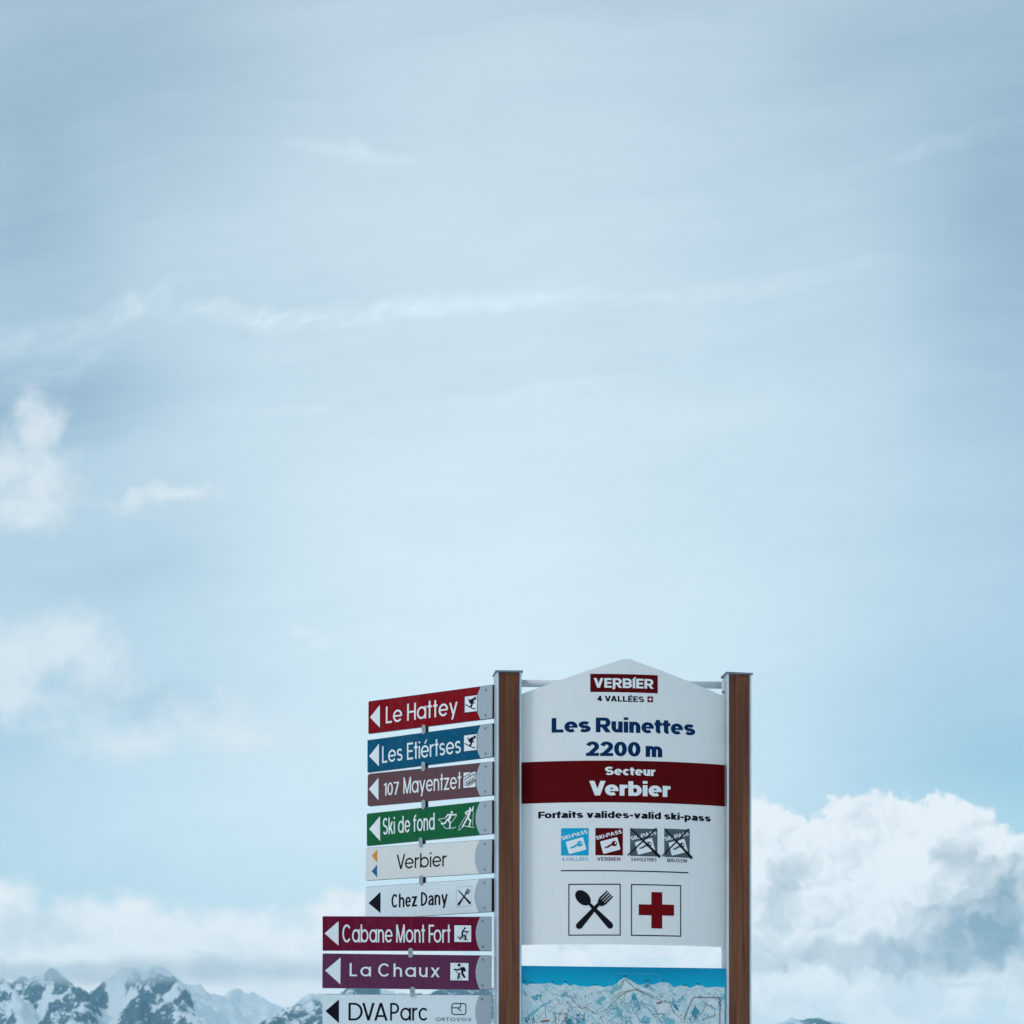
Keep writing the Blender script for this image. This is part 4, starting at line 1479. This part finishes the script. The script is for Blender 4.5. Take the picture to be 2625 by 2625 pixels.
    runs = [
        ([c5(655, 935), c5(690, 1010), c5(710, 1159)], 0, .0022), ([c5(655, 935), c5(730, 975), c5(880, 975), c5(860, 1159)], 0, .0013),
        ([c5(890, 740), c5(960, 850), c5(1010, 930)], 0, .0014), ([c5(985, 700), c5(1040, 760), c5(1130, 860), c5(1180, 890), c5(1240, 860)], 0, .0018),
        ([c5(1250, 850), c5(1320, 920), c5(1420, 980)], 0, .0026), ([c5(960, 860), c5(1120, 850), c5(1250, 860)], 0, .0012), ([c5(950, 870), c5(920, 940), c5(870, 1000)], 0, .0014),
        ([c5(430, 1010), c5(300, 1140)], 1, .0012), ([c5(1440, 990), c5(1600, 900), c5(1760, 880), c6(-20, 860)], 1, .0012),
        ([c5(1650, 860), c5(1800, 720), c6(-10, 640), c6(200, 560)], 2, .0026), ([c5(1700, 720), c6(0, 590), c6(230, 545), c6(330, 560)], 2, .002),
        ([c6(100, 345), c6(220, 480), c6(320, 560), c6(430, 610), c6(600, 690), c6(740, 735)], 0, .0020), ([c6(260, 520), c6(440, 590), c6(620, 660)], 1, .0016),
        ([c6(0, 640), c6(160, 560), c6(280, 540)], 1, .0016), ([c6(320, 770), c6(460, 800), c6(600, 840), c6(650, 950), c6(700, 985)], 0, .0014),
        ([c6(90, 760), c6(180, 840), c6(240, 860), c6(320, 770)], 1, .0011), ([c6(740, 750), c6(890, 770), c6(950, 930), c6(1110, 1090)], 1, .0015),
        ([c6(560, 990), c6(700, 980), c6(860, 1000)], 1, .0011), ([c6(660, 1030), c6(760, 1159)], 0, .0022), ([c6(0, 960), c6(50, 1130)], 1, .0012),
        ([c6(1530, 800), c6(1510, 900), c6(1440, 990), c6(1330, 1060)], 0, .0018), ([c6(1530, 800), c6(1650, 850), c6(1720, 910)], 0, .0013), ([c6(1470, 1080), c6(1600, 1040), c6(1730, 1000)], 0, .0022),
    ]
    for k, (pts, mi, w) in enumerate(runs):
        one_line(wig(pts), w * 1.15, .0028 + k * 8e-6, mi)
    for k in range(26):      # many more small runs
        x, z = rnd.uniform(.05, Wd * .72), rnd.uniform(-.40, -.12)
        pts = [(x, z)]
        for i in range(rnd.randint(2, 4)):
            pts.append((pts[-1][0] + rnd.uniform(-.035, .035), pts[-1][1] - rnd.uniform(.008, .03)))
        if all(.006 < p[0] < Wd - .006 for p in pts):
            one_line(wig(pts, 4, .001), rnd.uniform(.0008, .0013), .0031 + k * 8e-6, rnd.choice((0, 0, 1, 1, 2)))
    fr = [c6(1140, 1100), c6(1215, 900), c6(1300, 700), c6(1325, 680), c6(1500, 680), c6(1770, 682), c6(1795, 710), c6(1790, 1159), c6(1780, 1500)]
    one_line(fr, .0036, .0034, 0, 'inset_frame')
    one_line([c5(1650, 470), c5(1720, 300), c5(1770, 252), c6(-10, 252), c6(650, 262), c6(690, 290), c6(740, 400)], .0009, .0034, 3, 'inset_outline')
    # red huts and small captions (too small to read on the sheet)
    cinks = [mat('caption ink', (.010, .045, .075), .5), mat('caption grey', (.05, .08, .10), .5)]
    def cap(p, n, mi=0, w=.0050, h=.0042):
        x, z = p
        s = Sheet(place)
        for i in range(n):
            if rnd.random() < .86:
                ww = w * rnd.uniform(.55, .95)
                a = x - n * w / 2 + i * w
                if .004 < a < Wd - .008:
                    s.polys(rect(a, z - h * rnd.uniform(.35, .6), a + ww, z + h * rnd.uniform(.3, .6)), .0036)
        if s.f: s.build('caption', cinks[mi], root)
    for p, n in ((c5(125, 388), 5), (c5(262, 412), 5), (c5(630, 398), 5), (c5(875, 398), 4), (c5(1430, 450), 5), (c6(88, 295), 4), (c6(490, 375), 7), (c6(795, 372), 5), (c6(1165, 460), 6), (c6(1410, 436), 5)):
        cap(p, n)
    for p, n in ((c5(950, 665), 9), (c5(735, 745), 4), (c5(800, 798), 6), (c5(612, 850), 5), (c5(1260, 818), 7), (c5(1340, 788), 6), (c6(1360, 535), 6), (c6(1750, 548), 7), (c6(1610, 620), 4), (c6(740, 618), 6), (c6(1495, 765), 6), (c6(800, 738), 6),
                 (c6(80, 715), 5), (c6(300, 968), 6), (c6(620, 985), 6), (c6(430, 1135), 9), (c6(1130, 1130), 8), (c6(340, 820), 4), (c6(215, 1045), 4), (c6(1290, 1130), 4), (c5(1750, 1140), 6), (c5(560, 900), 3)):
        cap(p, n, 1, .0034, .0024)
    for k in range(24):
        cap((rnd.uniform(.05, Wd - .05), rnd.uniform(-.40, -.14)), rnd.randint(3, 7), 1, .0026, .0016)
    s = Sheet(place)
    rust = mat('map rust', (.26, .075, .035), .5)
    a = c5(505, 1108)
    s.polys([[(a[0] - .024, a[1] - .006), (a[0] + .022, a[1] - .001), (a[0] + .024, a[1] + .007), (a[0] - .022, a[1] + .001)]], .0038)
    s.build('place_marker', rust, root)
    s = Sheet(place)
    a = c6(700, 780)
    s.polys([[(a[0] - .014, a[1] - .006), (a[0] + .012, a[1]), (a[0] + .014, a[1] + .008), (a[0] - .010, a[1] + .003)]], .0038)
    s.build('place_marker', rust, root)
    tag(root, 'ski area panorama map board with blue sky and white peaks below the gabled panel', 'map board')


build_map()


# ------------------------------------------------------------------ direction signs on the left post
GROUP = 'direction signs stacked on the left post'
SIGNS = {}


def build_sign(TL, TR, BR, BL, theta, mm, label, corner=.003, depth=.055, black_end=True):
    """four corners as surveyed (photo columns/rows); theta: how far the far end swings back"""
    lm = ((TL[0] + BL[0]) / 2, (TL[1] + BL[1]) / 2)
    rm = ((TR[0] + BR[0]) / 2, (TR[1] + BR[1]) / 2)
    # right end anchored beside the post
    pr = EYE + sight(*rm) * (15.6 + depth)
    base = Matrix.Translation(pr) @ Matrix.Rotation(-theta, 4, 'Z')
    lx, lz = on_plane(lm[0], lm[1], base)
    roll = math.atan2(-lz, -lx)
    mw = base @ Matrix.Rotation(-roll, 4, 'Y')
    Lx = on_plane(lm[0], lm[1], mw)[0]
    h = (on_plane(*TL, mw)[1] - on_plane(*BL, mw)[1] + on_plane(*TR, mw)[1] - on_plane(*BR, mw)[1]) / 4
    mw = mw @ Matrix.Translation((Lx, 0, 0))
    Ln = -Lx
    root = empty('direction_sign', mw=mw)
    th = 0.016

    def place(x, z, lift): return Vector((x, -lift, z))
    def at_(p): return on_plane(p[0], p[1], mw)
    # board: rounded on the free end, slightly eased edges
    bm = bmesh.new()
    r = corner
    prof = [(Ln, -h), (Ln, h)]
    prof += [(r + r * math.cos(R(90 + 22.5 * i)), h - r + r * math.sin(R(90 + 22.5 * i))) for i in range(5)]
    prof += [(r + r * math.cos(R(180 + 22.5 * i)), -h + r + r * math.sin(R(180 + 22.5 * i))) for i in range(5)]
    fr = [bm.verts.new((x, 0, z)) for x, z in prof]
    bk = [bm.verts.new((x, th, z)) for x, z in prof]
    n = len(prof)
    bm.faces.new(fr); bm.faces.new(bk[::-1])
    for i in range(n):
        bm.faces.new((fr[i], bk[i], bk[(i + 1) % n], fr[(i + 1) % n]))
    link_bm('board', bm, M[mm], root)
    if black_end:
        bm = bmesh.new()
        add_box(bm, Ln + .0003, Ln + .003, .0006, th + .002, -h, h)
        link_bm('end_gasket', bm, M['dark'], root)
    # edge trim
    bm = bmesh.new()
    add_box(bm, corner, Ln - .001, .003, th - .003, -h - .0022, -h - .0002)
    add_box(bm, corner, Ln - .001, .003, th - .003, h + .0002, h + .0022)
    link_bm('edge_trim', bm, M['alu_cap'], root)
    SIGNS[label] = (mw, Ln, h)
    tag(root, label, 'direction sign', GROUP)
    return root, place, at_, Ln, h


def end_plate(root, place, Ln, h, top_u, mid_u):
    """silver end with a bulging left edge: distances from the right end at top and at mid height"""
    s = Sheet(place)
    N = 18
    e = top_u; k = mid_u - top_u
    for i in range(N):
        z0, z1 = -h + 2 * h * i / N, -h + 2 * h * (i + 1) / N
        f = lambda z: Ln - e - k * (1 - (z / h) ** 2)
        s.poly([(f(z0), z0 + (.0004 if i == 0 else 0)), (Ln - .0006, z0 + (.0004 if i == 0 else 0)), (Ln - .0006, z1 - (.0004 if i == N - 1 else 0)), (f(z1), z1 - (.0004 if i == N - 1 else 0))], .0006)
    o = s.build('end_plate', M['grey_plate'], root)
    for z, dk in ((h * .76, 0), (-h * .76, 0)):
        bm = bmesh.new()
        bmesh.ops.create_cone(bm, segments=16, radius1=.0085, radius2=.0075, depth=.0022, cap_ends=True,
                              matrix=Matrix.Translation((Ln - .048, -.0016, z)) @ Matrix.Rotation(R(90), 4, 'X'))
        sc = link_bm('screw', bm, M['screw'], o)
        s2 = Sheet(place)
        s2.disc(Ln - .048, z, .0042, .0042, .0031, n=8)
        s2.build('screw_slot', M['hole'], sc)
    return o


def arrow(root, place, at_, tip, top, bot, mm):
    s = Sheet(place)
    s.poly([at_(tip), at_(bot), at_(top)], .0006)
    s.build('arrow', M[mm], root)


def lettering(root, place, at_, items, mm):
    for body, style, p0, p1, capu in items:
        s = Sheet(place)
        # p0 baseline start, p1 baseline end, capu cap height (zoom units at scale .289855)
        a, b = at_(p0), at_(p1)
        k = 1.0 / (F / 15.75)
        s.text(body, style, a[0], b[0], (a[1] + b[1]) / 2, (a[1] + b[1]) / 2 + capu * .289855 * k, .0007)
        s.build('lettering', M[mm], root)


def tile(root, place, at_, q, mm='letter', edge=True):
    """pictogram plate from its four corners; returns map from unit square to plate"""
    c = [at_(p) for p in q]
    x0, x1 = (c[0][0] + c[3][0]) / 2, (c[1][0] + c[2][0]) / 2
    z1, z0 = (c[0][1] + c[1][1]) / 2, (c[2][1] + c[3][1]) / 2
    if edge:
        s = Sheet(place)
        e = .0035
        s.polys(rect(x0 - e, z0 - e, x1 + e, z1 + e), .0007)
        pl = s.build('pictogram_border', M['ink'], root)
        s = Sheet(place)
        s.polys(rect(x0, z0, x1, z1), .0011)
        s.build('pictogram_plate', M[mm], pl)
    else:
        pl = root
    return pl, (lambda u, v: (x0 + u * (x1 - x0), z1 - v * (z1 - z0)))


def figure(place, f, limbs, heads, mm, parent, name='pictogram'):
    """limbs: list of (points, width) in unit-square coordinates, v down"""
    s = Sheet(place)
    k = 0
    ux = f(1, 0)[0] - f(0, 0)[0]
    for pts, w in limbs:
        P = [f(*p) for p in pts]
        s.line(P, w * ux, .0015 + k * .00012)
        k += 1
        if w > .06:
            for p in (P[0], P[-1]):
                s.disc(p[0], p[1], w * ux / 2, w * ux / 2, .0015 + k * .00012, n=10); k += 1
    for (u, v, r) in heads:
        p = f(u, v)
        s.disc(p[0], p[1], r * ux, r * ux, .0015 + k * .00012); k += 1
    return s.build(name, M[mm], parent)


def skier(root, place, at_, q):
    pl, f = tile(root, place, at_, q)
    figure(place, f, [
        ([(.05, .50), (.45, .70), (.72, .84), (.80, .86), (.90, .80)], .06),      # ski
        ([(.40, .33), (.48, .42), (.60, .49), (.58, .58), (.47, .69)], .13),      # legs
        ([(.50, .29), (.66, .23), (.69, .30), (.58, .35)], .13),                  # trunk
        ([(.62, .36), (.70, .45), (.80, .48)], .07),                              # arm
        ([(.33, .22), (.48, .30), (.62, .38)], .035),                             # pole
    ], [(.84, .19, .095), (.33, .21, .045)], 'ink', pl)


B1 = lambda *p: r1(*p)
# 1 ---- crimson
root, pl, at_, Ln, h = build_sign(r1(498, 478), r1(1597, 330), r1(1595, 624), r1(498, 760), R(42.5), 'red',
                                  'crimson direction sign with downhill skier symbol, topmost of the stack')
end_plate(root, pl, Ln, h, .083, .114)
arrow(root, pl, at_, r1(513, 617), r1(600, 508), r1(600, 708), 'letter')
lettering(root, pl, at_, [('Le Hattey', dict(AG, gap=.085, space=.38), r1(653, 671), r1(1287, 592), 153)], 'letter')
skier(root, pl, at_, [r1(1352, 436), r1(1460, 420), r1(1460, 560), r1(1352, 576)])
# 2 ---- petrol blue
root, pl, at_, Ln, h = build_sign(r1(489, 823), r1(1597, 670), r1(1595, 966), r1(490, 1102), R(42.5), 'teal',
                                  'petrol blue direction sign with downhill skier symbol')
end_plate(root, pl, Ln, h, .083, .114)
arrow(root, pl, at_, r1(505, 960), r1(592, 850), r1(592, 1050), 'letter')
lettering(root, pl, at_, [('Les Etiértses', AG, r1(620, 1019), r1(1316, 936), 152)], 'letter')
skier(root, pl, at_, [r1(1345, 779), r1(1457, 763), r1(1457, 904), r1(1345, 920)])
# 3 ---- brown
root, pl, at_, Ln, h = build_sign(r1(491, 1120), r1(1596, 1010), r1(1594, 1304), r1(491, 1402), R(41.5), 'brown',
                                  'brown direction sign with chairlift symbol and rounded corners', corner=.013)
end_plate(root, pl, Ln, h, .083, .114)
arrow(root, pl, at_, r1(503, 1252), r1(588, 1152), r1(588, 1352), 'letter')
lettering(root, pl, at_, [('107', AG, r1(635, 1310), r1(768, 1300), 116), ('Mayentzet', AG, r1(808, 1295), r1(1318, 1246), 148)], 'letter')
plt, f = tile(root, pl, at_, [r1(1340, 1108), r1(1447, 1096), r1(1447, 1232), r1(1340, 1244)])
limbs = [([(.0, .30), (.78, -.02)], .05), ([(.14, .86), (.12, .42), (.90, .10), (.92, .34)], .035), ([(.48, .18), (.52, .26)], .06), ([(.14, .86), (.30, .84)], .04)]
heads = []
for k in range(6):
    u, v = .22 + k * .125, .42 - k * .045
    heads.append((u, v + .02, .032))
    limbs.append(([(u + .02, v + .14), (u + .05, v + .34), (u + .18, v + .37), (u + .19, v + .52)], .05))
figure(pl, f, limbs, heads, 'ink', plt)
# 4 ---- green
root, pl, at_, Ln, h = build_sign(r1(485, 1472), r1(1594, 1352), r1(1592, 1645), r1(483, 1752), R(41), 'green',
                                  'green direction sign with two white cross country skiers')
end_plate(root, pl, Ln, h, .083, .114)
arrow(root, pl, at_, r1(505, 1605), r1(602, 1490), r1(602, 1710), 'letter')
lettering(root, pl, at_, [('Ski de fond', dict(AG, a=.075, gap=.095, space=.38), r1(627, 1655), r1(1085, 1612), 152)], 'letter')
gq = lambda u, v: (1110 + u * .082816, 2060 + v * .082816)
_, f = tile(root, pl, at_, [gq(160, 280), gq(780, 220), gq(780, 780), gq(160, 840)], edge=False)
figure(pl, f, [
    ([(.02, .39), (.14, .50), (.33, .86), (.42, .92), (.62, .93), (.84, .93), (.88, .87)], .022),
    ([(.02, .36), (.35, .35)], .022),
    ([(.93, .27), (.65, .66)], .022),
    ([(.18, .63), (.36, .62), (.47, .42)], .065), ([(.47, .42), (.61, .62), (.59, .92)], .065),
    ([(.56, .42), (.64, .22)], .12), ([(.38, .34), (.50, .17), (.72, .20), (.95, .22)], .055),
], [(.70, .06, .05)], 'letter', root)
_, f = tile(root, pl, at_, [gq(770, 130), gq(1290, 100), gq(1290, 780), gq(770, 830)], edge=False)
figure(pl, f, [
    ([(.02, .98), (.10, .98), (.40, .82)], .028), ([(.42, .83), (.90, .93), (1.0, .92)], .028),
    ([(.05, .90), (.28, .62), (.52, .36)], .024), ([(.94, .22), (.88, .86)], .024),
    ([(.30, .84), (.46, .64), (.58, .48)], .085), ([(.58, .48), (.78, .62), (.68, .88)], .085),
    ([(.64, .42), (.72, .22)], .14), ([(.48, .24), (.62, .17), (.90, .16)], .075), ([(.94, .02), (.90, .18)], .075), ([(.48, .26), (.58, .32)], .07),
], [(.76, .08, .055)], 'letter', root)
# 5 ---- white, two small arrows
root, pl, at_, Ln, h = build_sign(r1(474, 1775), r1(1591, 1697), r1(1589, 1993), r1(474, 2058), R(40.5), 'white_warm',
                                  'off white direction sign with small orange and blue arrows')
end_plate(root, pl, Ln, h, .086, .117)
arrow(root, pl, at_, r2(527, 325), r2(578, 266), r2(578, 384), 'orange')
arrow(root, pl, at_, r2(527, 460), r2(576, 403), r2(576, 516), 'blue')
lettering(root, pl, at_, [('Verbier', dict(AG, a=.055, gap=.08), r2(748, 441), r2(1190, 418), 132)], 'ink')
# 6 ---- white, fork and knife
root, pl, at_, Ln, h = build_sign(r2(473, 603), r2(1588, 522), r2(1587, 818), r2(471, 884), R(40.5), 'white_cool',
                                  'white direction sign with thin framed crossed fork and knife symbol')
end_plate(root, pl, Ln, h, .086, .117)
arrow(root, pl, at_, r2(500, 742), r2(606, 641), r2(606, 831), 'ink')
lettering(root, pl, at_, [('Chez Dany', CN, r2(702, 781), r2(1200, 757), 124)], 'ink')
fq = lambda u, v: (1140 + u * .067288, 2250 + v * .067288)
q = [fq(440, 360), fq(1035, 318), fq(1035, 1072), fq(440, 1112)]
_, f = tile(root, pl, at_, q, edge=False)
s = Sheet(pl)
pts = [f(0, 0), f(1, 0), f(1, 1), f(0, 1)]
s.line(pts, .0018, .0008, closed=True)
bx = s.build('pictogram_border', M['grey_plate'], root)
s = Sheet(pl)
s.poly([f(.10, .16), f(.14, .14), f(.92, .80), f(.82, .88)], .0012); s.disc(*f(.87, .84), .0075, .0075, .0013)
s.poly([f(.52, .45), f(.56, .47), f(.24, .90), f(.10, .84)], .0014); s.disc(*f(.17, .87), .0075, .0075, .0015)
s.poly([f(.50, .46), f(.60, .36), f(.64, .39), f(.56, .48)], .00155)
s.poly([f(.58, .36), f(.60, .27), f(.76, .37), f(.68, .40)], .0016)
for k in range(3):
    a, b = .60 + k * .075, .28 + k * .045
    s.poly([f(a, b), f(a + .13, b - .19), f(a + .165, b - .17), f(a + .04, b + .03)], .0017)
s.build('pictogram', M['ink'], bx)
# 7 ---- maroon
root, pl, at_, Ln, h = build_sign(r2(93, 860), r2(1590, 866), r2(1590, 1162), r2(92, 1160), R(-3.0), 'maroon',
                                  'long maroon direction sign with snowshoe walker symbol', black_end=False)
end_plate(root, pl, Ln, h, .060, .083)
arrow(root, pl, at_, r2(110, 1010), r2(234, 902), r2(234, 1118), 'letter')
lettering(root, pl, at_, [('Cabane Mont Fort', dict(AG, a=.066, space=.33), r2(268, 1091), r2(1225, 1091), 158)], 'letter')
plt, f = tile(root, pl, at_, [r2(1258, 938), r2(1407, 940), r2(1407, 1086), r2(1258, 1086)])
figure(pl, f, [
    ([(.53, .30), (.48, .42), (.47, .56), (.49, .66), (.37, .75)], .10), ([(.53, .31), (.68, .40), (.82, .38)], .075),
    ([(.80, .42), (.66, .62), (.48, .84)], .03), ([(.58, .60), (.66, .66), (.66, .80)], .09), ([(.24, .68), (.38, .88)], .05), ([(.56, .85), (.80, .85)], .05),
    ([(.15, .74), (.20, .75)], .03), ([(.16, .67), (.22, .66)], .02),
], [(.61, .18, .062)], 'ink', plt)
# 8 ---- plum
root, pl, at_, Ln, h = build_sign(r2(93, 1190), r2(1590, 1208), r2(1588, 1507), r2(90, 1490), R(-3.0), 'plum',
                                  'long plum purple direction sign with hiker and rucksack symbol', black_end=False)
end_plate(root, pl, Ln, h, .060, .083)
arrow(root, pl, at_, r2(115, 1338), r2(252, 1223), r2(250, 1461), 'letter')
lettering(root, pl, at_, [('La Chaux', dict(WD, a=.064, b=.062, wide=1.05, gap=.22, space=.48), r2(332, 1389), r2(1127, 1397), 116)], 'letter')
plt, f = tile(root, pl, at_, [r2(1223, 1270), r2(1383, 1272), r2(1383, 1427), r2(1222, 1425)])
figure(pl, f, [
    ([(.60, .30), (.66, .46), (.66, .62), (.78, .80)], .12), ([(.62, .30), (.44, .40), (.22, .38)], .085),
    ([(.30, .46), (.46, .66), (.60, .94)], .035), ([(.50, .60), (.46, .74), (.42, .90)], .09), ([(.70, .29), (.78, .42)], .13), ([(.74, .30), (.78, .38)], .12),
], [(.48, .12, .08)], 'ink', plt)
# 9 ---- white with logo
root, pl, at_, Ln, h = build_sign(r2(93, 1550), r2(1585, 1557), r2(1584, 1856), r2(91, 1850), R(-3.0), 'white_cool',
                                  'long white direction sign with black rounded square logo, lowest of the stack', black_end=False)
end_plate(root, pl, Ln, h, .060, .083)
arrow(root, pl, at_, r2(118, 1697), r2(238, 1593), r2(238, 1804), 'ink')
lettering(root, pl, at_, [('DVA', AG, r2(322, 1780), r2(668, 1781), 155), ('Parc', AG, r2(690, 1781), r2(1030, 1782), 155),
                          ('ORTOVOX', dict(WD, a=.075, b=.08, wide=1.35, gap=.22), r2(1092, 1785), r2(1410, 1786), 30)], 'ink')
_, f = tile(root, pl, at_, [r2(1232, 1627), r2(1364, 1627), r2(1364, 1731), r2(1232, 1731)], edge=False)
s = Sheet(pl)
rr = .20
loop = []
for cx_, cy_, a0 in ((1 - rr, rr * 1.25, -90), (1 - rr, 1 - rr * 1.25, 0), (rr, 1 - rr * 1.25, 90), (rr, rr * 1.25, 180)):
    for i in range(6):
        t = R(a0 + 18 * i)
        loop.append(f(cx_ + rr * .86 * math.cos(t), cy_ + rr * 1.1 * math.sin(t)))
s.line(loop, .0050, .0008, closed=True)
s.line([f(.05, .40), f(.50, .40), f(.60, .34), f(.62, .22), f(.60, .06)], .0050, .0010)
s.line([f(.44, .42), f(.66, .68)], .0050, .0012)
s.build('logo', M['ink'], root)


# ------------------------------------------------------------------ clips between the signs
def build_clip(px, py, theta, label, dist, r_=.0128, hh=.0255):
    p = EYE + sight(px, py) * dist
    root = empty('sign_clip', mw=Matrix.Translation(p) @ Matrix.Rotation(-theta, 4, 'Z'))

    def capsule(bm, r, half, y0, y1):
        prof = [(r * math.cos(R(i * 18)), (half - r) + r * math.sin(R(i * 18))) for i in range(11)]
        prof += [(r * math.cos(R(180 + i * 18)), -(half - r) + r * math.sin(R(180 + i * 18))) for i in range(11)]
        fr = [bm.verts.new((x, y0, z)) for x, z in prof]
        bk = [bm.verts.new((x, y1, z)) for x, z in prof]
        n = len(prof)
        bm.faces.new(fr); bm.faces.new(bk[::-1])
        for i in range(n):
            bm.faces.new((fr[i], bk[i], bk[(i + 1) % n], fr[(i + 1) % n]))
    bm = bmesh.new(); capsule(bm, r_, hh, -.006, -.0014)
    link_bm('front_plate', bm, M['clip'], root)
    bm = bmesh.new(); add_box(bm, -r_ * .9, r_ * .9, -.0012, .0172, -hh * .52, hh * .52, .001)
    link_bm('rubber_spacer', bm, M['dark'], root)
    bm = bmesh.new(); capsule(bm, r_, hh, .0174, .022)
    link_bm('back_plate', bm, M['clip'], root)
    bm = bmesh.new()
    bmesh.ops.create_cone(bm, segments=10, radius1=.0026, radius2=.0026, depth=.001, cap_ends=True, matrix=Matrix.Translation((0, -.0066, 0)) @ Matrix.Rotation(R(90), 4, 'X'))
    link_bm('bolt', bm, M['hole'], root)
    tag(root, label, 'clip', 'oval clips between the direction signs')


TH = R(41.5)


def clip_dist(px, label):
    mw, Ln, h = SIGNS[label]
    x, z = on_plane(px, HZ - (mw.translation.z - EYE.z) / 16 * F, mw)
    return (mw @ Vector((x, 0, z))).y - EYE.y


keys = list(SIGNS)
for px, py, k, th_, lab in (
        (1087.3, 1870, 1, TH, 'small grey oval clip joining the crimson and petrol blue signs'),
        (1086.4, 1965, 2, TH, 'small grey oval clip joining the petrol blue and brown signs'),
        (1086.6, 2062.5, 3, TH, 'small grey oval clip joining the brown and green signs'),
        (1079.8, 2159.2, 4, TH, 'small grey oval clip joining the green and off white signs'),
        (1080.6, 2256.2, 5, TH, 'small grey oval clip joining the two short white signs'),
        (1052.3, 2442.6, 7, R(-3), 'grey oval clip joining the long maroon and plum signs'),
        (1057.4, 2542.2, 8, R(-3), 'grey oval clip joining the plum sign and the lowest white sign')):
    build_clip(px, py, th_, lab, clip_dist(px, keys[k]))


# ------------------------------------------------------------------ air
def build_haze():
    m = bpy.data.materials.new('mountain air')
    m.use_nodes = True
    g = NT(m.node_tree)
    g.n.remove(g.n['Principled BSDF'])
    pv = g.node('ShaderNodeVolumePrincipled')
    pv.inputs['Color'].default_value = (0.34, 0.75, 0.97, 1)
    pv.inputs['Density'].default_value = 6.2e-5
    pv.inputs['Anisotropy'].default_value = 0.0
    g.l.new(pv.outputs[0], g.n['Material Output'].inputs['Volume'])
    bm = bmesh.new()
    add_box(bm, -9500, 9500, -9500, 9500, -30, 470)
    o = link_bm('haze', bm, m)
    tag(o, 'thin blue mountain air between the sign and the far peaks', 'haze', kind='stuff')


build_haze()
